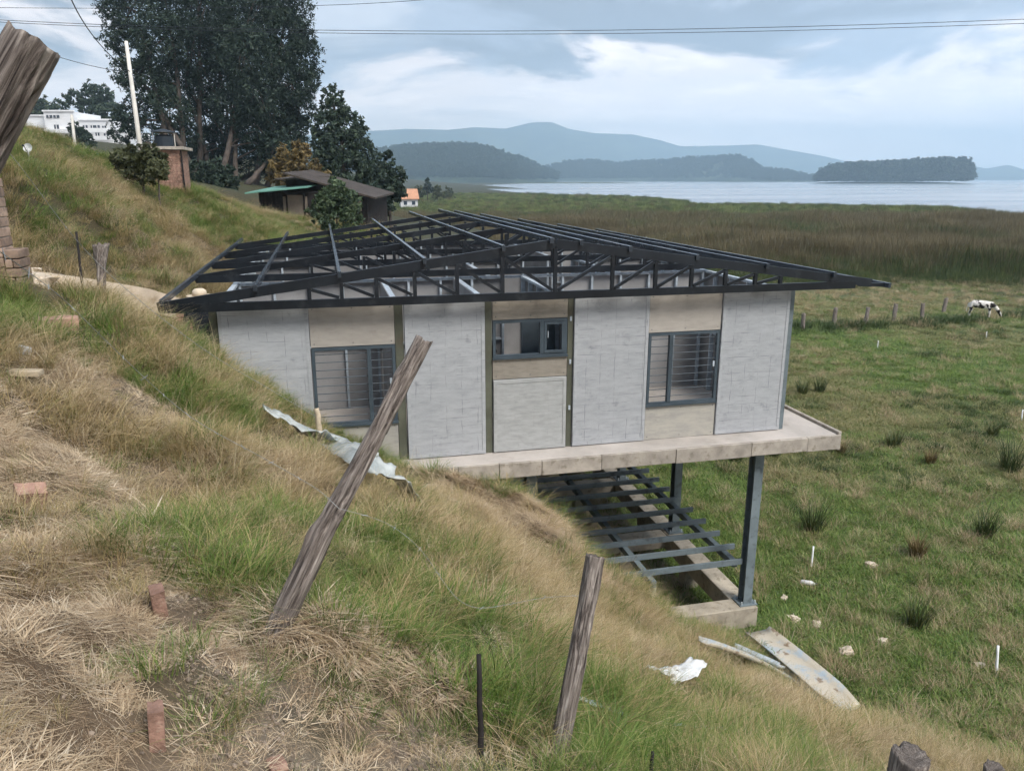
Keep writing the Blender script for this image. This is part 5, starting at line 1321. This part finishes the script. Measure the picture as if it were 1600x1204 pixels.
ce = [(0,1),(1,2),(0,3),(3,4),(4,5),(5,6),(6,7),(7,8),(2,9),(9,10),(10,11),(11,12),(2,13),(13,14),(14,15),(15,16),(3,17),(17,18),(18,19),(3,20),(20,21),(21,22),(2,23),(23,24),(24,25),(6,26),(6,27)]
cr_ = [.34,.31,.24,.31,.24,.16,.13,.1,.07,.15,.1,.06,.06,.15,.1,.06,.06,.12,.065,.055,.12,.065,.055,.04,.025,.045,.045,.045]
cr_ = [c if i not in (26, 27) else .03 for i, c in enumerate(cr_)]
body = skin_body('body', cv, ce, cr_, M['cow'], cow)
for s_ in (-1, 1): MB().tube([ORIGIN[cow.name] + (1.14, .07 * s_, .78), ORIGIN[cow.name] + (1.16, .14 * s_, .86)], [.025, .008], 6).build('horn', M['old_plank'], cow)
cow.rotation_euler.z = -YAW - .5; cow.scale = (.72, .72, .72)
mp_ = np.array([-1.86, 12.35, 3.74])
man = thing('person', tuple(mp_), 'person in dark clothes and pale hat beside the house corner under the eave', 'person')
pv = [(0,0,.92),(0,0,1.12),(0,0,1.34),(0,0,1.44),(0,-.02,1.54),(0,-.03,1.63),(.19,0,1.36),(.25,-.02,1.1),(.24,-.16,.9),(-.19,0,1.36),(-.25,-.02,1.1),(-.22,-.16,.92),(.1,0,.86),(.11,-.03,.48),(.11,0,.07),(.11,-.14,.04),(-.1,0,.86),(-.11,-.02,.48),(-.11,.02,.07),(-.11,-.12,.04)]
pe = [(0,1),(1,2),(2,3),(3,4),(4,5),(2,6),(6,7),(7,8),(2,9),(9,10),(10,11),(0,12),(12,13),(13,14),(14,15),(0,16),(16,17),(17,18),(18,19)]
pr = [(.16,.11),(.15,.11),(.17,.11),.06,.09,.085,.075,.05,.04,.075,.05,.04,.09,.065,.05,.04,.09,.065,.05,.04]
skin_body('body', pv, pe, pr, M['dark_cloth'], man)
MB().tube([mp_ + (0, -.03, 1.5), mp_ + (0, -.035, 1.56), mp_ + (0, -.035, 1.61)], [.085, .105, .1], 14).build('face', M['skin'], man, smooth=True)
hb_ = MB().tube([mp_ + (0, -.03, 1.612), mp_ + (0, -.03, 1.62)], .19, 20).build('hat_brim', M['hat'], man)
MB().tube([mp_ + (0, -.03, 1.6205), mp_ + (0, -.03, 1.69), mp_ + (0, -.03, 1.72)], [.11, .1, .06], 16).build('hat_crown', M['hat'], man, smooth=True)
for s_ in (-1, 1):
    hw = mp_ + np.array([.24 * s_ - (.02 if s_ < 0 else 0), -.19, .88])
    MB().tube([hw + (0, .03, .02), hw + (0, -.02, -.02), hw + (0, -.05, -.05)], [.03, .042, .035], 8).build('hand', M['skin'], man, smooth=True)
    for f_ in range(4): MB().tube([hw + ((f_ - 1.5) * .019, -.06, -.05), hw + ((f_ - 1.5) * .02, -.085, -.085), hw + ((f_ - 1.5) * .018, -.08, -.12)], [.0095, .009, .007], 6).build('finger', M['skin'], man, smooth=True)
    MB().tube([hw + (-.035 * s_, -.02, -.01), hw + (-.055 * s_, -.045, -.04), hw + (-.05 * s_, -.065, -.065)], [.011, .01, .008], 6).build('thumb', M['skin'], man, smooth=True)
hb_ = None

# ------------------------------------------------------------------ left edge: brick pier, rubble, path and retaining wall
def brick_block(parent, x0, x1, y0, y1, z0, z1, bl, bh, mat, jit=.006):
    nz = int(round((z1 - z0) / bh)); hz = (z1 - z0) / nz
    for c in range(nz):
        off = (c % 2) * .5; n_ = max(1, int(round((x1 - x0) / bl))); w = (x1 - x0) / n_
        edges = sorted({x0, x1} | {x0 + (i + off) * w for i in range(n_ + 1) if x0 + .03 < x0 + (i + off) * w < x1 - .03})
        for a, b in zip(edges[:-1], edges[1:]):
            j = random.uniform(-jit, jit * .4)
            MB().box((a + .006, y0 + j, z0 + c * hz + .006), (b - .006, y1 + j, z0 + (c + 1) * hz - .006)).build('brick', M[mat], parent, bevel=.005)
pc = P(17, 470, 8.4)
pier = thing('brick_pier', (pc[0] - .1, pc[1], Hs(pc[0], pc[1]) - .1), 'weathered brick pier standing by the dirt path', 'pier')
pz = Hs(pc[0], pc[1]) - .15
MB().box((pc[0] - .55, pc[1] + .02, pz), (pc[0] - .02, pc[1] + .33, 7.05)).build('core', M['mortar'], pier)
brick_block(pier, pc[0] - .56, pc[0] + .0, pc[1], pc[1] + .34, pz, 7.06, .3, .1, 'brick_grey', .012)
brick_block(pier, pc[0] + .005, pc[0] + .16, pc[1] - .02, pc[1] + .3, pz, pz + .5, .26, .1, 'brick_grey', .012)
for k, (px, py, s, dp, lab) in enumerate([(48,448,.55,8.9,'large pale boulder against the brick pier'),(66,452,.3,9.1,'rounded dark stone beside the large pale boulder'),(30,435,.5,9.6,'pale slab of rock behind the large boulder'),(80,448,.3,9.6,'flat pale rock at the path edge')]):
    p = P(px, py, dp); rough_box('boulder', lab, (p[0], p[1], p[2]), (s, s * .7, s * .6), (random.uniform(-.2, .2), random.uniform(-.2, .2), random.uniform(0, 3)), 'stone', 70 + k, 'rock', .45, 3)
pn = [P(15, 430, 10.6), P(60, 433, 11.0), P(110, 440, 11.4), P(160, 447, 11.9), P(215, 457, 12.4), P(262, 470, 13.0)]
V = []
for i, p in enumerate(pn):
    t_ = pn[min(i + 1, 5)] - pn[max(i - 1, 0)]; s_ = np.cross(t_, (0, 0, 1)); s_ /= np.linalg.norm(s_)
    for w_, dz in ((-.34, -.3), (-.34, .06), (-.1, .08), (.12, .07), (.34, .05), (.34, -.3)): V.append(p + s_ * w_ + np.array([0, 0, dz + random.uniform(-.02, .02)]))
idx_ = np.arange(36).reshape(6, 6)
q = np.stack([idx_[:-1, :-1], idx_[:-1, 1:], idx_[1:, 1:], idx_[1:, :-1]], -1).reshape(-1, 4)
tag(link('path', np_mesh('path', np.array(V), [q], True), M['soil_path']), 'narrow pale dirt and concrete path at the foot of the slope', 'path', kind='structure')
rw = thing('retaining_wall', (-2.6, 13.65, 3.6), 'low brick retaining wall with a pale coping beside the house corner', 'wall')
MB().box((-3.7, 13.62, 3.6), (-1.72, 13.8, 4.98)).build('core', M['mortar'], rw)
brick_block(rw, -3.7, -1.72, 13.57, 13.64, 4.1, 4.97, .24, .075, 'brick', .006)
MB().box((-3.75, 13.52, 4.985), (-1.7, 13.85, 5.05)).build('coping', M['fascia'], rw, bevel=.01)
for x in (-3.05, -2.2): MB().box((x, 13.53, 4.1), (x + .1, 13.568, 4.98)).build('pilaster', M['fascia'], rw)

# ------------------------------------------------------------------ buildings behind
def frame_axes(px, py, d, rot=0.0):
    c = P(px, py, d); a = -YAW + rot
    ex = np.array([math.cos(a), math.sin(a), 0]); ey = np.array([-math.sin(a), math.cos(a), 0])
    return c, ex, ey
def obox(parent, name, mat, fr, a, b):
    c, ex, ey = fr; m = MB().box(a, b); m.v = [tuple(c + ex * x + ey * y + np.array([0, 0, z])) for x, y, z in m.v]
    return m.build(name, M[mat], parent)
# white modern building
Dw = 150; s = Dw / F_PX
fr = frame_axes(120, 222, Dw); bz = fr[0][2]
wb = thing('white_building', (*fr[0][:2], bz - 3), 'white modern flat roofed building on the hill among dark trees', 'building')
def wpx(px): return (px - 120) * s
def wpz(py): return (222 - py) * s
for n_, a, b, t_, y0 in (('wing', 47, 82, 184, 0), ('tower', 80, 126, 178, -1.2), ('wing', 126, 176, 190, .3), ('wing', 174, 203, 206, .6), ('wing', 36, 47, 194, .5)):
    w_ = obox(wb, n_, 'white_paint', fr, (wpx(a), y0, -3), (wpx(b), 9, wpz(t_)))
    obox(wb, 'parapet', 'white_paint', fr, (wpx(a) - .15, y0 - .2, wpz(t_) + .01), (wpx(b) + .15, y0 + .3, wpz(t_) + .3))
for a, b, t_, bt_, y0 in ((84, 93, 183, 187, -1.2), (95, 104, 183, 187, -1.2), (94, 101, 197, 204, -1.2), (62, 72, 201, 207, 0), (74, 84, 201, 207, -.01), (132, 139, 197, 205, .3), (144, 150, 197, 205, .3), (150, 158, 197, 205, .3), (162, 168, 198, 205, .3), (132, 139, 208, 216, .3), (150, 156, 208, 216, .3), (163, 170, 209, 216, .3), (180, 187, 210, 217, .6)):
    w_ = obox(wb, 'window', 'dark_glass', fr, (wpx(a), y0 - .12, wpz(bt_)), (wpx(b), y0 - .02, wpz(t_)))
    obox(w_, 'frame', 'white_paint', fr, (wpx((a + b) / 2) - .06, y0 - .16, wpz(bt_)), (wpx((a + b) / 2) + .06, y0 - .125, wpz(t_)))
for a, b, z in ((80, 128, 208), (126, 178, 206.5), (126, 196, 218)): obox(wb, 'balcony', 'white_paint', fr, (wpx(a), -1.9, wpz(z) - .2), (wpx(b), -1.25, wpz(z) + .55))
# brick hut, water tank
fr = frame_axes(262, 290, 27, .2); s = 27 / F_PX
hut = thing('brick_hut', (*fr[0][:2], Hs(*fr[0][:2]) - .2), 'small flat roofed brick hut on the crest below the eucalyptus', 'hut')
hz0 = -.8
obox(hut, 'wall', 'brick', fr, (-.55, .05, hz0), (.5, 1.4, 54 * s - .02))
for c in range(int((54 * s - hz0) / .09)):
    for a in np.arange(-.58 + (c % 2) * .13, .5, .27): obox(hut, 'brick', 'brick', fr, (a, random.uniform(-.006, .006), hz0 + c * .09 + .005), (min(a + .26, .52), .048, hz0 + (c + 1) * .09 - .005))
obox(hut, 'roof', 'fascia', fr, (-.68, -.14, 54 * s), (.66, 1.6, 54 * s + .1)); obox(hut, 'downpipe', 'dark_wood', fr, (.53, -.06, hz0), (.58, 0, 54 * s - .02))
fr2 = frame_axes(231, 240, 30, .2); g = MB()
chm = thing('brick_gable', (*fr2[0][:2], fr2[0][2] - 1), 'little orange brick gable beside the utility pole', 'gable')
obox(chm, 'wall', 'brick', fr2, (-.2, 0, -1.2), (.2, .5, .15))
m = MB().prism([(-.28, .155), (.28, .155), (0, .45)], -.06, .56); m.v = [tuple(fr2[0] + fr2[1] * x + fr2[2] * y + np.array([0, 0, z])) for x, y, z in m.v]; m.build('roof', M['rust_roof'], chm)
tk = P(258, 236, 31); tank = thing('water_tank', tuple(tk), 'black water tank under a thin canopy behind the brick hut', 'tank')
MB().tube([tk + (0, 0, -1.2), tk + (0, 0, .55), tk + (0, 0, .62)], [.36, .36, .2], 16).build('body', M['tank'], tank)
MB().tube([tk + (0, 0, .7), tk + (0, 0, .74), tk + (0, 0, .84)], [.45, .43, .05], 16).build('canopy', M['tank'], tank)
for x in (-.4, .4): MB().tube([tk + (x, 0, -1.2), tk + (x, 0, .72)], .02, 6).build('canopy_post', M['pole_conc'], tank)
# satellite dish
dp_ = on_ground(46, 250); dd_ = float((dp_ - CAM) @ FW); dt = P(43, 231, dd_)
dish = thing('satellite_dish', tuple(dp_), 'small white satellite dish on a thin mast in the grass', 'dish')
MB().tube([dp_ - (0, 0, .1), np.array([dp_[0], dp_[1], dt[2]])], .012, 6).build('mast', M['white_paint'], dish)
f_ = -FW; m = MB(); rd = 7.2 / F_PX * dd_
m.tube([dt + FW * .05, dt + FW * .035, dt + FW * .012, dt], [rd * .12, rd * .5, rd * .85, rd], 20, cap=False); m.add([dt + FW * .05 + RT * rd * .12 * math.cos(a) + UP * rd * .12 * math.sin(a) for a in np.linspace(0, 6.28, 9)[:-1]], [tuple(range(8))])
m.build('reflector', M['white_paint'], dish)
MB().tube([dt - UP * rd, dt - FW * .12], .008, 5).build('arm', M['tank'], dish); MB().tube([dt - FW * .12, dt - FW * .17], .018, 8).build('receiver', M['tank'], dish)
# the cabin
Dc = 44; s = Dc / F_PX
fr = frame_axes(490, 345, Dc, -.12); cx_ = lambda p: (p - 490) * s; czz = lambda p: (345 - p) * s
cab = thing('timber_cabin', (*fr[0][:2], Hs(*fr[0][:2]) - .3), 'dark timber cabin with a pale green lean-to roof and rusty gable roof', 'cabin')
obox(cab, 'wall', 'dark_wood', fr, (cx_(404), 0, -2.2), (cx_(500), 4, czz(300)))
obox(cab, 'wall', 'dark_wood', fr, (cx_(500), .4, -2.2), (cx_(574), 4.5, czz(306)))
for k in range(8): obox(cab, 'wall_board', 'dark_wood', fr, (cx_(404) + k * .2, -.04, -2.2), (cx_(404) + k * .2 + .17, -.005, czz(302)))
for a, b, t_, bt_ in ((450, 476, 306, 338), (443, 448, 308, 336), (478, 482, 308, 336)):
    w_ = obox(cab, 'blind_panel', 'cabin_panel', fr, (cx_(a), -.05, czz(bt_)), (cx_(b), -.006, czz(t_)))
obox(cab, 'blind_panel', 'cabin_panel', fr, (cx_(560), .34, czz(330)), (cx_(565), .395, czz(310)))
for a in (448.5, 476.5): obox(cab, 'post', 'dark_wood', fr, (cx_(a), -.12, -1.5), (cx_(a) + .08, -.055, czz(303)))
def oslab(parent, name, mat, fr, pts, t):
    c, ex, ey = fr; m = MB()
    P3 = [c + ex * x + ey * y + np.array([0, 0, z]) for x, y, z in pts]
    m.add(P3 + [p + np.array([0, 0, -t]) for p in P3], [(0, 1, 2, 3), (7, 6, 5, 4), (0, 4, 5, 1), (1, 5, 6, 2), (2, 6, 7, 3), (3, 7, 4, 0)])
    return m.build(name, M[mat], parent)
oslab(cab, 'roof', 'green_roof', fr, [(cx_(394), -1.0, czz(302)), (cx_(492), -.8, czz(293)), (cx_(490), 2.6, czz(286)), (cx_(402), 2.4, czz(294))], .07)
g1 = oslab(cab, 'roof', 'rust_roof', fr, [(cx_(448), -.2, czz(272)), (cx_(592), -.2, czz(309)), (cx_(586), 4.6, czz(304)), (cx_(446), 4.6, czz(267))], .1)
oslab(cab, 'roof', 'rust_roof', fr, [(cx_(424), .6, czz(281)), (cx_(484), .6, czz(281)), (cx_(484), 4.4, czz(276)), (cx_(424), 4.4, czz(276))], .07)
obox(cab, 'loft_wall', 'dark_wood', fr, (cx_(438), 1.0, czz(300)), (cx_(495), 4.3, czz(283)))
m = MB().prism([(cx_(496), czz(306)), (cx_(570), czz(306)), (cx_(570), czz(305)), (cx_(496), czz(287))], .42, .5); m.v = [tuple(fr[0] + fr[1] * x + fr[2] * y + np.array([0, 0, z])) for x, y, z in m.v]; m.build('gable_boards', M['dark_wood'], cab)
# little orange house by the marsh
Do = 210; s = Do / F_PX; fr = frame_axes(640, 313, Do, .2)
oh = thing('orange_house', (*fr[0][:2], -1), 'tiny orange roofed house at the edge of the marsh', 'house')
obox(oh, 'wall', 'white_paint', fr, (-2.4, 0, -2.0), (2.2, 5, .4))
oslab(oh, 'roof', 'orange_wall', fr, [(-2.8, -.5, .45), (2.6, -.5, .45), (2.4, 2.6, 3.0), (-2.6, 2.6, 3.0)], .2)
oslab(oh, 'roof', 'orange_wall', fr, [(-2.8, 5.7, .45), (2.6, 5.7, .45), (2.4, 2.65, 3.0), (-2.6, 2.65, 3.0)], .2)
for a in (-1.6, .6): obox(oh, 'window', 'dark_glass', fr, (a, -.06, -1.2), (a + .9, -.005, -.2))
for k, (px, py, r_, lab) in enumerate([(655,296,7,'small round tree behind the orange roofed house'),(668,290,6,'thin dark conifer near the orange roofed house'),(683,297,7,'olive bush on the marsh edge past the dark conifer'),(700,301,9,'low dark bush row at the marsh edge')]):
    b = atZ(px, 316 if k < 3 else 312, -.9); d_k = float((b - CAM) @ FW)
    b[2] = -.95
    tree('marsh_tree', lab, b, PL([(px, py, r_, 0), (px + 4, py + 5, r_, 0), (px - 3, py + 8, r_, 0), (px, py - r_ * (1.2 if k == 1 else .4), r_ * .6, 0)], d_k), 900, .9, M['bush_olive' if k != 1 else 'euca'], 170 + k, None, .2, 'trees along the marsh edge', limb=False)

# ------------------------------------------------------------------ poles and overhead wires
def pole(label, px, pyt, pyb, d, lean, r0, r1):
    b = P(px + lean, pyb, d); t_ = P(px, pyt, d); gz_ = Hs(b[0], b[1]); b[2] = min(b[2], gz_) - .5
    o = thing('utility_pole', tuple(b), label, 'utility pole')
    MB().tube([b, b * .5 + t_ * .5, t_], [r0, (r0 + r1) / 2, r1], 12).build('shaft', M['pole_conc'], o, smooth=True)
    MB().tube([t_ - (0, 0, .9) - RT * .28, t_ - (0, 0, .9) + RT * .1], .03, 6).build('insulator_arm', M['pole_conc'], o)
    MB().tube([t_ - (0, 0, 1.6), t_ - (0, 0, 1.2)], r1 * 1.25, 12).build('clamp_band', M['cable'], o)
    return t_
pt_a = pole('tall leaning white concrete utility pole by the brick hut', 197, 65, 240, 50, 24, .17, .11)
pt_b = pole('shorter pale utility pole in front of the white building', 112, 180, 246, 75, 7, .17, .12)
for k, px in enumerate((97, 103, 131, 143)):
    p = P(px, 242, 32); log_post('old_fence_post', 'stubby grey post on the skyline before the white building', [np.array([p[0], p[1], Hs(p[0], p[1]) - .3]), P(px, 230 + 3 * (k % 2), 32)], [.14, .13, .13], 90 + k, 'posts on the skyline', n=14, seg=10)
def overhead(label, nodes, r_, sub=16):
    nodes = [np.array(n_, float) for n_ in nodes]; n_ = len(nodes)
    u = np.linspace(0, 1, sub * (n_ - 1) + 1); kn = np.linspace(0, 1, n_)
    co = [np.polyfit(kn, [p[i] for p in nodes], min(2, n_ - 1)) for i in range(3)]
    pts = np.stack([np.polyval(c, u) for c in co], 1)
    tag(MB().tube([tuple(p) for p in pts], r_, 5).build('overhead_wire', M['cable'], None, tuple(pts[0])), label, 'wire')
overhead('upper of the two long power lines crossing above the lake', [P(-300, 12, 30), P(190, 40, 30), P(700, 48, 30), P(1200, 42, 30), P(1900, 18, 30)], .011)
overhead('lower of the two long power lines crossing above the lake', [P(-300, 15, 31), P(190, 43, 31), P(700, 53, 31), P(1200, 48, 31), P(1900, 25, 31)], .011)
overhead('single power line high across the eucalyptus stand', [P(-300, 8, 30), P(190, 14, 30), P(430, 9, 30), P(700, -2, 30)], .010)
overhead('thick black cable slanting from the sky to the tall utility pole', [P(100, -30, 25), P(150, 62, 35), P(203, 112, 49.8)], .022)
overhead('slack cable running left from the tall utility pole', [P(-100, 20, 40), P(60, 78, 44), P(130, 100, 47), P(205, 112, 49.8)], .018)
overhead('guy wire from the tall utility pole down to the brick hut', [P(206, 115, 49.8), P(225, 165, 45), P(248, 234, 40)], .014)

# ------------------------------------------------------------------ the air
hz = MB().box((-7500, -60, -8), (7700, 7700, 520)).build('haze', None)
def mat_haze():
    m = bpy.data.materials.new('haze_air'); m.use_nodes = True; nt = m.node_tree; nt.nodes.clear()
    o = nt.nodes.new('ShaderNodeOutputMaterial'); v = nt.nodes.new('ShaderNodeVolumePrincipled')
    v.inputs['Color'].default_value = (.60, .82, 1.0, 1); v.inputs['Density'].default_value = 2.9e-4
    nt.links.new(v.outputs[0], o.inputs['Volume']); return m
hz.data.materials.append(mat_haze())
tag(hz, 'thin blue haze over the lake and hills', 'haze', kind='stuff')
